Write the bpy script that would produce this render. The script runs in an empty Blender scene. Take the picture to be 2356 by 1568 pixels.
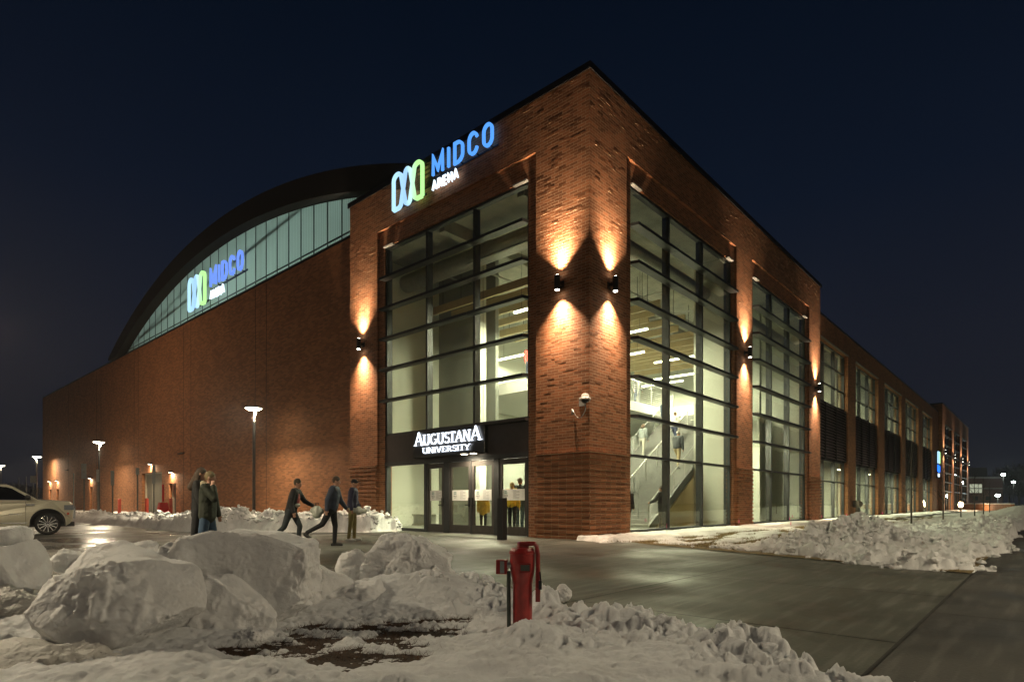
import bpy, bmesh, math, random
import numpy as np
from mathutils import Vector, Matrix
random.seed(7)
PI = math.pi
sc = bpy.context.scene
COL = sc.collection
D = bpy.data
# ------------------------------------------------------------------ camera
CAMH = 1.1
cam_d = D.cameras.new('camera'); cam = D.objects.new('camera', cam_d); COL.objects.link(cam)
cam.location = (0, 0, CAMH); cam.rotation_euler = (PI / 2, 0, 0)
cam_d.sensor_width = 36; cam_d.lens = 1378 / 2356 * 36; cam_d.shift_y = (1157 - 784) / 2356
cam_d.clip_start = 0.05; cam_d.clip_end = 3000
sc.camera = cam
# ------------------------------------------------------------------ night sky
w = D.worlds.new("World"); sc.world = w; w.use_nodes = True
nt = w.node_tree; nt.nodes.clear()
out = nt.nodes.new('ShaderNodeOutputWorld'); bg = nt.nodes.new('ShaderNodeBackground')
tc = nt.nodes.new('ShaderNodeTexCoord'); sep = nt.nodes.new('ShaderNodeSeparateXYZ')
cr = nt.nodes.new('ShaderNodeValToRGB')
nt.links.new(tc.outputs['Generated'], sep.inputs[0]); nt.links.new(sep.outputs['Z'], cr.inputs[0])
e = cr.color_ramp.elements
e[0].position = 0.0; e[0].color = (0.0085, 0.0095, 0.0155, 1)
e[1].position = 0.75; e[1].color = (0.0008, 0.0030, 0.0082, 1)
m_ = e.new(0.22); m_.color = (0.0088, 0.0108, 0.0188, 1)
m_ = e.new(0.42); m_.color = (0.0036, 0.0070, 0.0160, 1)
nz = nt.nodes.new('ShaderNodeTexNoise'); nz.inputs['Scale'].default_value = 1.6; nz.inputs['Detail'].default_value = 3
nt.links.new(tc.outputs['Generated'], nz.inputs['Vector'])
mr = nt.nodes.new('ShaderNodeMapRange'); mr.inputs['To Min'].default_value = 0.72; mr.inputs['To Max'].default_value = 1.28
nt.links.new(nz.outputs['Fac'], mr.inputs['Value']); nt.links.new(mr.outputs[0], bg.inputs['Strength'])
nt.links.new(cr.outputs[0], bg.inputs[0]); nt.links.new(bg.outputs[0], out.inputs[0])
# ------------------------------------------------------------------ output
sc.view_settings.view_transform = 'Standard'; sc.view_settings.look = 'None'
sc.view_settings.exposure = 0; sc.view_settings.gamma = 1
cy = sc.cycles
cy.use_denoising = True
try: cy.denoiser = 'OPENIMAGEDENOISE'; cy.denoising_prefilter = 'ACCURATE'
except Exception: pass
cy.max_bounces = 7; cy.diffuse_bounces = 3; cy.glossy_bounces = 3; cy.transmission_bounces = 4; cy.transparent_max_bounces = 12
cy.sample_clamp_indirect = 4; cy.caustics_reflective = False; cy.caustics_refractive = False
cy.use_light_tree = True
# ------------------------------------------------------------------ frame of the building
TH = math.atan2(.74550, .66652); CX0, CY0 = 2.31, 17.83
CT, ST = math.cos(TH), math.sin(TH)
def AB(a, b, z=0): return Vector((CX0 + a * CT - b * ST, CY0 + a * ST + b * CT, z))
def toAB(X, Y):
    X = X - CX0; Y = Y - CY0
    return X * CT + Y * ST, -X * ST + Y * CT
# ------------------------------------------------------------------ materials
MATS = {}
def new_mat(name):
    m = D.materials.new(name); m.use_nodes = True; m.node_tree.nodes.clear()
    n = m.node_tree.nodes; o = n.new('ShaderNodeOutputMaterial')
    return m, n, m.node_tree.links, o
def mat(name, col, rough=.6, metal=0, var=.12, scale=6, emit=None, es=0, bump=0, bscale=40, coat=0, stretch=None):
    if name in MATS: return MATS[name]
    m, n, l, o = new_mat(name)
    p = n.new('ShaderNodeBsdfPrincipled'); l.new(p.outputs[0], o.inputs[0])
    p.inputs['Roughness'].default_value = rough; p.inputs['Metallic'].default_value = metal
    p.inputs['Coat Weight'].default_value = coat
    t = n.new('ShaderNodeTexCoord'); src = t.outputs['Object']
    if stretch:
        mp = n.new('ShaderNodeMapping'); mp.inputs['Scale'].default_value = stretch; l.new(src, mp.inputs[0]); src = mp.outputs[0]
    nz = n.new('ShaderNodeTexNoise'); nz.inputs['Scale'].default_value = scale; nz.inputs['Detail'].default_value = 5
    l.new(src, nz.inputs['Vector'])
    r = n.new('ShaderNodeValToRGB'); l.new(nz.outputs['Fac'], r.inputs[0])
    r.color_ramp.elements[0].position = .3; r.color_ramp.elements[1].position = .7
    r.color_ramp.elements[0].color = (*[c * (1 - var) for c in col], 1); r.color_ramp.elements[1].color = (*[min(1, c * (1 + var)) for c in col], 1)
    l.new(r.outputs[0], p.inputs['Base Color'])
    if emit: p.inputs['Emission Color'].default_value = (*emit, 1); p.inputs['Emission Strength'].default_value = es
    if bump:
        n2 = n.new('ShaderNodeTexNoise'); n2.inputs['Scale'].default_value = bscale; n2.inputs['Detail'].default_value = 4; l.new(src, n2.inputs['Vector'])
        b = n.new('ShaderNodeBump'); b.inputs['Strength'].default_value = bump; b.inputs['Distance'].default_value = .02
        l.new(n2.outputs['Fac'], b.inputs['Height']); l.new(b.outputs[0], p.inputs['Normal'])
    MATS[name] = m; return m
def emis(name, col, s, camcol=None):
    if name in MATS: return MATS[name]
    m, n, l, o = new_mat(name); e = n.new('ShaderNodeEmission'); e.inputs[0].default_value = (*col, 1); e.inputs[1].default_value = s
    l.new(e.outputs[0], o.inputs[0]); MATS[name] = m; return m
def brick_mat(name, c1, c2, mortar, bw=.29, rh=.0875, bump=.9, row_scale=1, big=.35):
    m, n, l, o = new_mat(name)
    p = n.new('ShaderNodeBsdfPrincipled'); l.new(p.outputs[0], o.inputs[0]); p.inputs['Roughness'].default_value = .82
    t = n.new('ShaderNodeTexCoord'); s = n.new('ShaderNodeSeparateXYZ'); l.new(t.outputs['Object'], s.inputs[0])
    ad = n.new('ShaderNodeMath'); ad.operation = 'ADD'; l.new(s.outputs[0], ad.inputs[0]); l.new(s.outputs[1], ad.inputs[1])
    cb = n.new('ShaderNodeCombineXYZ'); l.new(ad.outputs[0], cb.inputs[0]); l.new(s.outputs[2], cb.inputs[1])
    b = n.new('ShaderNodeTexBrick'); l.new(cb.outputs[0], b.inputs['Vector']); b.inputs['Scale'].default_value = 1
    b.inputs['Brick Width'].default_value = bw; b.inputs['Row Height'].default_value = rh; b.inputs['Mortar Size'].default_value = .006
    b.inputs['Mortar Smooth'].default_value = .2; b.offset = .5
    b.inputs['Color1'].default_value = (0, 0, 0, 1); b.inputs['Color2'].default_value = (1, 1, 1, 1); b.inputs['Mortar'].default_value = (.5, .5, .5, 1)
    ramp = n.new('ShaderNodeValToRGB'); l.new(b.outputs['Color'], ramp.inputs[0]); R = ramp.color_ramp
    R.elements[0].color = (*c1, 1); R.elements[1].color = (*c2, 1); R.elements[0].position = .1; R.elements[1].position = .9
    k = R.elements.new(.32); k.color = (*[x * .80 for x in c1], 1)
    k = R.elements.new(.6); k.color = (*[(x + y) / 2 for x, y in zip(c1, c2)], 1)
    nz = n.new('ShaderNodeTexNoise'); nz.inputs['Scale'].default_value = .8; nz.inputs['Detail'].default_value = 6; l.new(t.outputs['Object'], nz.inputs[0])
    mr = n.new('ShaderNodeMapRange'); mr.inputs['From Min'].default_value = .3; mr.inputs['From Max'].default_value = .7
    mr.inputs['To Min'].default_value = 1 - big; mr.inputs['To Max'].default_value = 1 + big * .6; l.new(nz.outputs['Fac'], mr.inputs['Value'])
    mu = n.new('ShaderNodeVectorMath'); mu.operation = 'SCALE'; l.new(ramp.outputs[0], mu.inputs[0]); l.new(mr.outputs[0], mu.inputs['Scale'])
    mx = n.new('ShaderNodeMix'); mx.data_type = 'RGBA'; l.new(b.outputs['Fac'], mx.inputs['Factor']); l.new(mu.outputs[0], mx.inputs['A'])
    mx.inputs['B'].default_value = (*mortar, 1); l.new(mx.outputs['Result'], p.inputs['Base Color'])
    # brick relief: every brick sits at its own height, mortar is sunk
    sb = n.new('ShaderNodeMath'); sb.operation = 'MULTIPLY_ADD'; sb.inputs[1].default_value = .6; l.new(b.outputs['Color'], sb.inputs[0])
    inv = n.new('ShaderNodeMath'); inv.operation = 'MULTIPLY'; inv.inputs[1].default_value = -1.0; l.new(b.outputs['Fac'], inv.inputs[0]); l.new(inv.outputs[0], sb.inputs[2])
    n3 = n.new('ShaderNodeTexNoise'); n3.inputs['Scale'].default_value = 60; n3.inputs['Detail'].default_value = 3; l.new(t.outputs['Object'], n3.inputs[0])
    s3 = n.new('ShaderNodeMath'); s3.operation = 'MULTIPLY_ADD'; s3.inputs[1].default_value = .35; l.new(n3.outputs['Fac'], s3.inputs[0]); l.new(sb.outputs[0], s3.inputs[2])
    bp = n.new('ShaderNodeBump'); bp.inputs['Strength'].default_value = bump; bp.inputs['Distance'].default_value = .008
    l.new(s3.outputs[0], bp.inputs['Height']); l.new(bp.outputs[0], p.inputs['Normal'])
    MATS[name] = m; return m
BRICK = brick_mat('red_brown_brick', (.27, .104, .040), (.40, .152, .062), (.46, .32, .20), big=.14, bump=.32)
BRICKP = brick_mat('plain_brown_brick', (.25, .098, .036), (.35, .136, .052), (.28, .15, .075), big=.16, bump=.4)
def glass_mat(name, tint=(.86, .92, .88), ior=1.5, k=1.0, rough=0.0):
    m, n, l, o = new_mat(name)
    tr = n.new('ShaderNodeBsdfTransparent'); tr.inputs[0].default_value = (*tint, 1)
    g = n.new('ShaderNodeBsdfGlossy'); g.inputs['Roughness'].default_value = rough; g.inputs[0].default_value = (.95, .97, 1, 1)
    ge = n.new('ShaderNodeNewGeometry'); dt = n.new('ShaderNodeVectorMath'); dt.operation = 'DOT_PRODUCT'; l.new(ge.outputs['Incoming'], dt.inputs[0]); l.new(ge.outputs['Normal'], dt.inputs[1])
    ab = n.new('ShaderNodeMath'); ab.operation = 'ABSOLUTE'; l.new(dt.outputs['Value'], ab.inputs[0])
    om = n.new('ShaderNodeMath'); om.operation = 'SUBTRACT'; om.inputs[0].default_value = 1; l.new(ab.outputs[0], om.inputs[1])
    pw = n.new('ShaderNodeMath'); pw.operation = 'POWER'; pw.inputs[1].default_value = 5; l.new(om.outputs[0], pw.inputs[0])
    mu = n.new('ShaderNodeMath'); mu.operation = 'MULTIPLY_ADD'; mu.inputs[1].default_value = .95; mu.inputs[2].default_value = .05 * k; mu.use_clamp = True; l.new(pw.outputs[0], mu.inputs[0])
    mx = n.new('ShaderNodeMixShader'); l.new(mu.outputs[0], mx.inputs[0]); l.new(tr.outputs[0], mx.inputs[1]); l.new(g.outputs[0], mx.inputs[2])
    l.new(mx.outputs[0], o.inputs[0]); MATS[name] = m; return m
GLASS = glass_mat('window_glass', (.91, .93, .80), 1.5, 1.5)
CARGLASS = glass_mat('dark_car_glass', (.05, .06, .07), 1.5, 1.3)
def snow_mat(name, col=(.78, .79, .80), dirt=.25, dcol=(.16, .12, .08), dscale=1.6, bump=.35, sss=0):
    m, n, l, o = new_mat(name)
    p = n.new('ShaderNodeBsdfPrincipled'); l.new(p.outputs[0], o.inputs[0]); p.inputs['Roughness'].default_value = .62
    p.inputs['Specular IOR Level'].default_value = .35
    if sss: p.inputs['Subsurface Weight'].default_value = sss; p.inputs['Subsurface Radius'].default_value = (1, .95, .9); p.inputs['Subsurface Scale'].default_value = .025
    t = n.new('ShaderNodeTexCoord')
    a = n.new('ShaderNodeTexNoise'); a.inputs['Scale'].default_value = dscale; a.inputs['Detail'].default_value = 9; a.inputs['Roughness'].default_value = .62; l.new(t.outputs['Object'], a.inputs[0])
    r = n.new('ShaderNodeMapRange'); r.inputs['From Min'].default_value = .50; r.inputs['From Max'].default_value = .78; r.inputs['To Max'].default_value = dirt * 2.2
    l.new(a.outputs['Fac'], r.inputs['Value'])
    b = n.new('ShaderNodeTexNoise'); b.inputs['Scale'].default_value = 7; b.inputs['Detail'].default_value = 6; l.new(t.outputs['Object'], b.inputs[0])
    r2 = n.new('ShaderNodeValToRGB'); l.new(b.outputs['Fac'], r2.inputs[0]); r2.color_ramp.elements[0].position = .3; r2.color_ramp.elements[1].position = .68
    r2.color_ramp.elements[0].color = (*[c * .88 for c in col], 1); r2.color_ramp.elements[1].color = (*col, 1)
    mx = n.new('ShaderNodeMix'); mx.data_type = 'RGBA'; l.new(r.outputs[0], mx.inputs['Factor']); l.new(r2.outputs[0], mx.inputs['A']); mx.inputs['B'].default_value = (*dcol, 1)
    # grit specks
    v = n.new('ShaderNodeTexNoise'); v.inputs['Scale'].default_value = 55; v.inputs['Detail'].default_value = 2; l.new(t.outputs['Object'], v.inputs[0])
    vr = n.new('ShaderNodeMapRange'); vr.inputs['From Min'].default_value = .70; vr.inputs['From Max'].default_value = .76; vr.inputs['To Max'].default_value = min(1, dirt * 2.2); l.new(v.outputs['Fac'], vr.inputs['Value'])
    mx2 = n.new('ShaderNodeMix'); mx2.data_type = 'RGBA'; l.new(vr.outputs[0], mx2.inputs['Factor']); l.new(mx.outputs['Result'], mx2.inputs['A']); mx2.inputs['B'].default_value = (*[c * .6 for c in dcol], 1)
    l.new(mx2.outputs['Result'], p.inputs['Base Color'])
    c = n.new('ShaderNodeTexNoise'); c.inputs['Scale'].default_value = 22; c.inputs['Detail'].default_value = 10; c.inputs['Roughness'].default_value = .78; l.new(t.outputs['Object'], c.inputs[0])
    bp = n.new('ShaderNodeBump'); bp.inputs['Strength'].default_value = bump; bp.inputs['Distance'].default_value = .03; l.new(c.outputs['Fac'], bp.inputs['Height']); l.new(bp.outputs[0], p.inputs['Normal'])
    MATS[name] = m; return m
SNOW = snow_mat('snow_bank', (.78, .79, .80), .10, bump=.7, sss=.35)
SNOWB = snow_mat('packed_snow', (.80, .80, .80), .07, dscale=2.4, bump=.55, dcol=(.30, .25, .19), sss=.5)
SNOWD = snow_mat('dirty_shaded_snow', (.66, .64, .60), .5, dscale=1.1, bump=.6, dcol=(.12, .09, .055))  # dirt, plus the shade of the lower left corner put into the colour
SNOWW = snow_mat('clean_snow', (.80, .80, .80), .10, bump=.6)
METAL = mat('dark_bronze_metal', (.030, .028, .026), .42, .3, .2)
FRAME = mat('dark_window_frame', (.040, .042, .044), .5, .2, .15)
SHADE = mat('sunshade_metal', (.030, .031, .031), .45, .4, .2)
COPING = mat('coping_metal', (.008, .008, .009), .5, .4, .2)
PANEL = mat('brown_metal_panel', (.050, .040, .038), .42, .4, .1)
WALLP = mat('painted_interior_wall', (.60, .62, .54), .8, 0, .03, 1.2)
WALLG = mat('grey_interior_wall', (.24, .25, .225), .8, 0, .04, 1.2)
CONC = mat('concrete_deck', (.33, .33, .28), .85, 0, .22, 1.5, bump=.3, bscale=9)
TAN = mat('tan_wood_panel', (.50, .40, .22), .6, 0, .08, 3, stretch=(8, 8, .6))
STEEL = mat('galvanised_steel', (.42, .42, .40), .4, .8, .1)
BLACK = mat('black_rubber', (.012, .012, .012), .8, 0, .2)
WHITE = mat('white_paint', (.75, .75, .72), .5, 0, .04)
FLOORM = mat('polished_floor', (.30, .31, .27), .25, 0, .1, 2)
# ------------------------------------------------------------------ mesh helpers
class MB:
    def __init__(s): s.v = []; s.f = []; s.m = []
    def add(s, vs, fs, mi=0):
        k = len(s.v); s.v.extend([tuple(x) for x in vs]); s.f.extend([tuple(i + k for i in q) for q in fs]); s.m.extend([mi] * len(fs)); return s
    def box(s, x0, x1, y0, y1, z0, z1, mi=0):
        x0, x1 = sorted((x0, x1)); y0, y1 = sorted((y0, y1)); z0, z1 = sorted((z0, z1))
        return s.add([(x0, y0, z0), (x1, y0, z0), (x1, y1, z0), (x0, y1, z0), (x0, y0, z1), (x1, y0, z1), (x1, y1, z1), (x0, y1, z1)],
                     [(0, 3, 2, 1), (4, 5, 6, 7), (0, 1, 5, 4), (1, 2, 6, 5), (2, 3, 7, 6), (3, 0, 4, 7)], mi)
    def obox(s, c, ax, ay, az, mi=0):  # oriented box: centre and three half vectors
        c = Vector(c); ax = Vector(ax); ay = Vector(ay); az = Vector(az)
        vs = [c + i * ax + j * ay + k * az for k in (-1, 1) for i, j in ((-1, -1), (1, -1), (1, 1), (-1, 1))]
        return s.add(vs, [(0, 3, 2, 1), (4, 5, 6, 7), (0, 1, 5, 4), (1, 2, 6, 5), (2, 3, 7, 6), (3, 0, 4, 7)], mi)
    def bar(s, p, q, w=.05, h=None, mi=0, up=(0, 0, 1)):
        p = Vector(p); q = Vector(q); d = (q - p); L = d.length; d.normalize(); u = Vector(up)
        sd = d.cross(u)
        if sd.length < 1e-4: sd = d.cross(Vector((1, 0, 0)))
        sd.normalize(); u = sd.cross(d)
        return s.obox((p + q) / 2, d * L / 2, sd * w / 2, u * (h or w) / 2, mi)
    def tube(s, pts, r, n=10, mi=0, caps=True):
        pts = [Vector(p) for p in pts]; rs = r if isinstance(r, (list, tuple)) else [r] * len(pts)
        k = len(s.v); rings = []
        t0 = (pts[1] - pts[0]).normalized(); nrm = t0.cross(Vector((0, 0, 1)))
        if nrm.length < 1e-3: nrm = Vector((1, 0, 0))
        nrm.normalize()
        for i, p in enumerate(pts):
            t = ((pts[min(i + 1, len(pts) - 1)] - pts[max(i - 1, 0)])).normalized()
            nrm = (nrm - t * nrm.dot(t)).normalized(); bn = t.cross(nrm)
            for j in range(n):
                a = 2 * PI * j / n; s.v.append(tuple(p + (nrm * math.cos(a) + bn * math.sin(a)) * rs[i]))
        for i in range(len(pts) - 1):
            for j in range(n):
                j2 = (j + 1) % n; s.f.append((k + i * n + j, k + i * n + j2, k + (i + 1) * n + j2, k + (i + 1) * n + j)); s.m.append(mi)
        if caps:
            s.f.append(tuple(k + j for j in reversed(range(n)))); s.m.append(mi)
            s.f.append(tuple(k + (len(pts) - 1) * n + j for j in range(n))); s.m.append(mi)
        return s
    def lathe(s, prof, c=(0, 0, 0), n=20, axis='z', mi=0):
        k = len(s.v)
        for (r, h) in prof:
            for j in range(n):
                a = 2 * PI * j / n; x, y = r * math.cos(a), r * math.sin(a)
                v = (x, y, h) if axis == 'z' else ((h, x, y) if axis == 'x' else (x, h, y))
                s.v.append((v[0] + c[0], v[1] + c[1], v[2] + c[2]))
        for i in range(len(prof) - 1):
            for j in range(n):
                j2 = (j + 1) % n; s.f.append((k + i * n + j, k + i * n + j2, k + (i + 1) * n + j2, k + (i + 1) * n + j)); s.m.append(mi)
        s.f.append(tuple(k + j for j in reversed(range(n)))); s.m.append(mi)
        s.f.append(tuple(k + (len(prof) - 1) * n + j for j in range(n))); s.m.append(mi)
        return s
    def ball(s, c, r, n=12, mi=0):
        if not isinstance(r, (tuple, list)): r = (r, r, r)
        m = n // 2 + 1; k = len(s.v)
        for i in range(m):
            ph = PI * (i + .02) / (m - 1 + .04)
            for j in range(n):
                a = 2 * PI * j / n; s.v.append((c[0] + r[0] * math.sin(ph) * math.cos(a), c[1] + r[1] * math.sin(ph) * math.sin(a), c[2] + r[2] * math.cos(ph)))
        for i in range(m - 1):
            for j in range(n):
                j2 = (j + 1) % n; s.f.append((k + i * n + j, k + (i + 1) * n + j, k + (i + 1) * n + j2, k + i * n + j2)); s.m.append(mi)
        s.f.append(tuple(k + j for j in range(n))); s.m.append(mi)
        s.f.append(tuple(k + (m - 1) * n + j for j in reversed(range(n)))); s.m.append(mi)
        return s
    def cap(s, p, rp, q, rq, n=12, mi=0):  # tapered capsule, closed
        p = Vector(p); q = Vector(q); d = (q - p).normalized()
        pts = []; rs = []
        for i in range(1, 5): a = PI / 2 * i / 4; pts.append(p - d * rp * math.cos(a)); rs.append(max(.001, rp * math.sin(a)))
        for i in range(0, 4): a = PI / 2 * i / 4; pts.append(q + d * rq * math.sin(a)); rs.append(max(.001, rq * math.cos(a)))
        return s.tube(pts, rs, n, mi)
    def prism(s, poly, d0, d1, fn, mi=0):  # polygon (u,v) between depths d0,d1; fn(u,v,d) -> xyz
        n = len(poly); k = len(s.v)
        s.v.extend([tuple(fn(u, v, d0)) for u, v in poly] + [tuple(fn(u, v, d1)) for u, v in poly])
        s.f.append(tuple(k + i for i in reversed(range(n)))); s.m.append(mi)
        s.f.append(tuple(k + n + i for i in range(n))); s.m.append(mi)
        for i in range(n):
            j = (i + 1) % n; s.f.append((k + i, k + j, k + n + j, k + n + i)); s.m.append(mi)
        return s
    def build(s, name, mats, parent=None, smooth=False, loc=None, rotz=None):
        me = D.meshes.new(name); me.from_pydata(s.v, [], s.f); me.update()
        if not isinstance(mats, (list, tuple)): mats = [mats]
        for m in mats: me.materials.append(m)
        if len(mats) > 1: me.polygons.foreach_set('material_index', s.m)
        if smooth: me.polygons.foreach_set('use_smooth', [True] * len(me.polygons))
        o = D.objects.new(name, me); COL.objects.link(o)
        if parent: o.parent = parent
        if loc is not None: o.location = loc
        if rotz is not None: o.rotation_euler = (0, 0, rotz)
        bm = bmesh.new(); bm.from_mesh(me); bmesh.ops.recalc_face_normals(bm, faces=bm.faces); bm.to_mesh(me); bm.free()
        return o
def tag(o, label=None, cat=None, group=None, kind=None):
    if label: o['label'] = label
    if cat: o['category'] = cat
    if group: o['group'] = group
    if kind: o['kind'] = kind
    return o
def empty(name, loc=(0, 0, 0), rotz=0, label=None, cat=None, group=None):
    o = D.objects.new(name, None); COL.objects.link(o); o.location = loc; o.rotation_euler = (0, 0, rotz)
    o.empty_display_size = .2
    return tag(o, label, cat, group)
def copy_tree(o, parent=None):
    c = o.copy(); COL.objects.link(c); c.parent = parent
    for ch in [x for x in D.objects if x.parent == o]: copy_tree(ch, c)
    return c
def bevel(o, w=.01, seg=2):
    m = o.modifiers.new('bevel', 'BEVEL'); m.width = w; m.segments = seg; m.limit_method = 'ANGLE'; return o
def spot(parent, loc, rot, power, col, size, blend=.4, rad=.05):
    l = D.lights.new('lamp_light', 'SPOT'); l.energy = power; l.color = col; l.spot_size = math.radians(size); l.spot_blend = blend; l.shadow_soft_size = rad
    o = D.objects.new('lamp_light', l); COL.objects.link(o); o.parent = parent; o.location = loc; o.rotation_euler = rot; return o
def area(parent, loc, rot, power, col, sx, sy=None, shape='RECTANGLE', spread=180):
    l = D.lights.new('lamp_light', 'AREA'); l.energy = power; l.color = col; l.size = sx; l.shape = shape; l.spread = math.radians(spread)
    if sy and shape == 'RECTANGLE': l.size_y = sy
    o = D.objects.new('lamp_light', l); COL.objects.link(o); o.parent = parent; o.location = loc; o.rotation_euler = rot; return o
def point(parent, loc, power, col, rad=.1):
    l = D.lights.new('lamp_light', 'POINT'); l.energy = power; l.color = col; l.shadow_soft_size = rad
    o = D.objects.new('lamp_light', l); COL.objects.link(o); o.parent = parent; o.location = loc; return o
# numpy value noise
def _h(i, j, k, s):
    x = (i * 374761393 + j * 668265263 + k * 2147483647 + s * 974634777) & 0xffffffff
    x = ((x ^ (x >> 13)) * 1274126177) & 0xffffffff
    return ((x ^ (x >> 16)) & 0xffff) / 65535.0
def vn(P, s=0):
    P = np.asarray(P, float); I = np.floor(P).astype(np.int64); F = P - I; F = F * F * F * (F * (F * 6 - 15) + 10)
    r = 0
    for dx in (0, 1):
        for dy in (0, 1):
            for dz in (0, 1):
                wgt = (F[:, 0] if dx else 1 - F[:, 0]) * (F[:, 1] if dy else 1 - F[:, 1]) * (F[:, 2] if dz else 1 - F[:, 2])
                r = r + wgt * _h(I[:, 0] + dx, I[:, 1] + dy, I[:, 2] + dz, s)
    return r
def fbm(P, sc_=1., oct_=5, s=0, g=.5, ridge=False):
    P = np.asarray(P, float) * sc_; a = 1.; r = 0; t = 0
    for i in range(oct_):
        v = vn(P + 17.3 * i, s + i)
        if ridge: v = 1 - abs(2 * v - 1)
        r = r + a * v; t += a; a *= g; P = P * 2.03
    return r / t
def sstep(x, a, b):
    t = np.clip((x - a) / (b - a), 0, 1); return t * t * (3 - 2 * t)
def grid_mesh(name, XY, Z, nx, ny, mats, smooth=True, keep=None):
    V = np.column_stack([XY, Z]); idx = np.arange(nx * ny).reshape(ny, nx)
    q = np.stack([idx[:-1, :-1], idx[:-1, 1:], idx[1:, 1:], idx[1:, :-1]], -1).reshape(-1, 4)
    if keep is not None:
        q = q[keep[q].any(axis=1)]
        used = np.zeros(len(V), bool); used[q.ravel()] = True; mp = np.cumsum(used) - 1; V = V[used]; q = mp[q]
    me = D.meshes.new(name); me.from_pydata(V.tolist(), [], q.tolist()); me.update()
    if not isinstance(mats, (list, tuple)): mats = [mats]
    for m in mats: me.materials.append(m)
    if smooth: me.polygons.foreach_set('use_smooth', [True] * len(me.polygons))
    o = D.objects.new(name, me); COL.objects.link(o); return o
# ================================================================== ARENA BUILDING
arena = empty('arena_building', AB(0, 0), TH, 'brick arena with lit glass corner tower, long side wings and an arched translucent gable', 'arena')
WH = 12.95; LW = .3; RW = .4; TT = 14.05
def wall_holes(mb, axis, d0, d1, s0, s1, z0, z1, holes, mi=0):
    ss = sorted({s0, s1, *[h[0] for h in holes], *[h[1] for h in holes]}); ss = [x for x in ss if s0 <= x <= s1]
    for i in range(len(ss) - 1):
        m = (ss[i] + ss[i + 1]) / 2
        cuts = sorted([(h[2], h[3]) for h in holes if h[0] < m < h[1]]); z = z0
        for c0, c1 in cuts + [(z1, z1)]:
            if c0 > z + 1e-6:
                if axis == 'a': mb.box(d0, d1, ss[i], ss[i + 1], z, c0, mi)
                else: mb.box(ss[i], ss[i + 1], d0, d1, z, c0, mi)
            z = max(z, c1)
# --- tower brickwork
F_ = [(2.07, 10.61)]; R_ = [(2.11, 11.32), (13.14, 22.06)]
FO = (2.45, 10.23); RO = [(2.49, 11.0), (13.46, 21.72)]
tw = MB()
tw.box(0, 2.11, 0, 2.07, 0, TT)
tw.box(0, .55, 2.07, 10.61, 12.35, TT); tw.box(0, .55, 10.61, 12.62, 0, TT)
tw.box(.09, .45, 2.07, 2.45, 0, 12.35); tw.box(.09, .45, 10.23, 10.61, 0, 12.35); tw.box(.09, .45, 2.45, 10.23, 11.65, 12.35)
tw.box(2.11, 24.26, 0, .55, 12.35, TT); tw.box(11.32, 13.14, 0, .55, 0, 12.35); tw.box(22.06, 24.26, 0, .55, 0, 12.35)
for (o0, o1), (g0, g1) in zip(R_, RO):
    tw.box(o0, g0, .09, .45, 0, 12.35); tw.box(g1, o1, .09, .45, 0, 12.35); tw.box(g0, g1, .09, .45, 11.65, 12.35)
tw.box(.55, 24.26, 12.3, 12.62, 0, TT); tw.box(23.9, 24.26, .55, 12.3, 0, TT)
# projecting bricks, real relief under the grazing lights
rb = random.Random(3); BW, RH = .29, .0875
def relief(axis, s0, s1, z0, z1, prob=.14):
    n0 = int(math.ceil(z0 / RH)); n1 = int(z1 / RH)
    for r in range(n0, n1):
        off = .5 * (r % 2)
        k0 = int(math.ceil(s0 / BW - off)) ; k = k0
        while (k + 1 + off) * BW <= s1 + 1e-6:
            u = (k + off) * BW
            if rb.random() < prob:
                p = rb.choice((.002, .003, .004)); ln = 1
                while rb.random() < .15 and (k + ln + 1 + off) * BW <= s1: ln += 1
                a, b_ = u + .004, u + ln * BW - .004
                if axis == 'a': tw.box(-p, .0, a, b_, r * RH + .004, (r + 1) * RH - .003)
                else: tw.box(a, b_, -p, .0, r * RH + .004, (r + 1) * RH - .003)
                k += ln
            k += 1
for s0, s1 in ((.0, 2.07), (10.61, 12.62)): relief('a', s0, s1, 2.68, 14.0)
relief('a', 2.07, 10.61, 12.4, 14.0)
for s0, s1 in ((0, 2.11), (11.32, 13.14), (22.06, 24.26)): relief('b', s0, s1, 2.68, 14.0)
relief('b', 2.11, 24.26, 12.4, 14.0)
# rusticated base: alternate projecting courses
def band(axis, s0, s1, e0=0, e1=0):
    for r in range(0, 15):
        z = r * .175 + .002; p = .075
        if axis == 'a': tw.box(-p, 0, s0 - e0 * p, s1 + e1 * p, z, z + .0845)
        else: tw.box(s0, s1 + e1 * p, -p, 0, z, z + .0845)
    if axis == 'a': tw.box(-.095, 0, s0 - e0 * .095, s1 + e1 * .095, 2.62, 2.67)
    else: tw.box(s0, s1, -.095, 0, 2.62, 2.67)
band('a', 0, 2.07, 1, 0); band('a', 10.61, 12.62, 0, 0); band('b', 0, 2.11); band('b', 11.32, 13.14); band('b', 22.06, 24.26)
tw.build('tower_brick_wall', BRICK, arena)
cp = MB()
for d0, d1, z0, z1 in ((-.06, .5, 14.05, 14.17), (-.09, -.06, 13.98, 14.19)):
    cp.box(d0, 24.32, d0, d1, z0, z1); cp.box(d0, d1, d1, 12.68, z0, z1)
cp.box(.5, 24.32, 12.2, 12.68, 14.05, 14.17); cp.box(23.9, 24.32, .5, 12.2, 14.05, 14.17)
cp.build('coping', COPING, arena)
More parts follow.
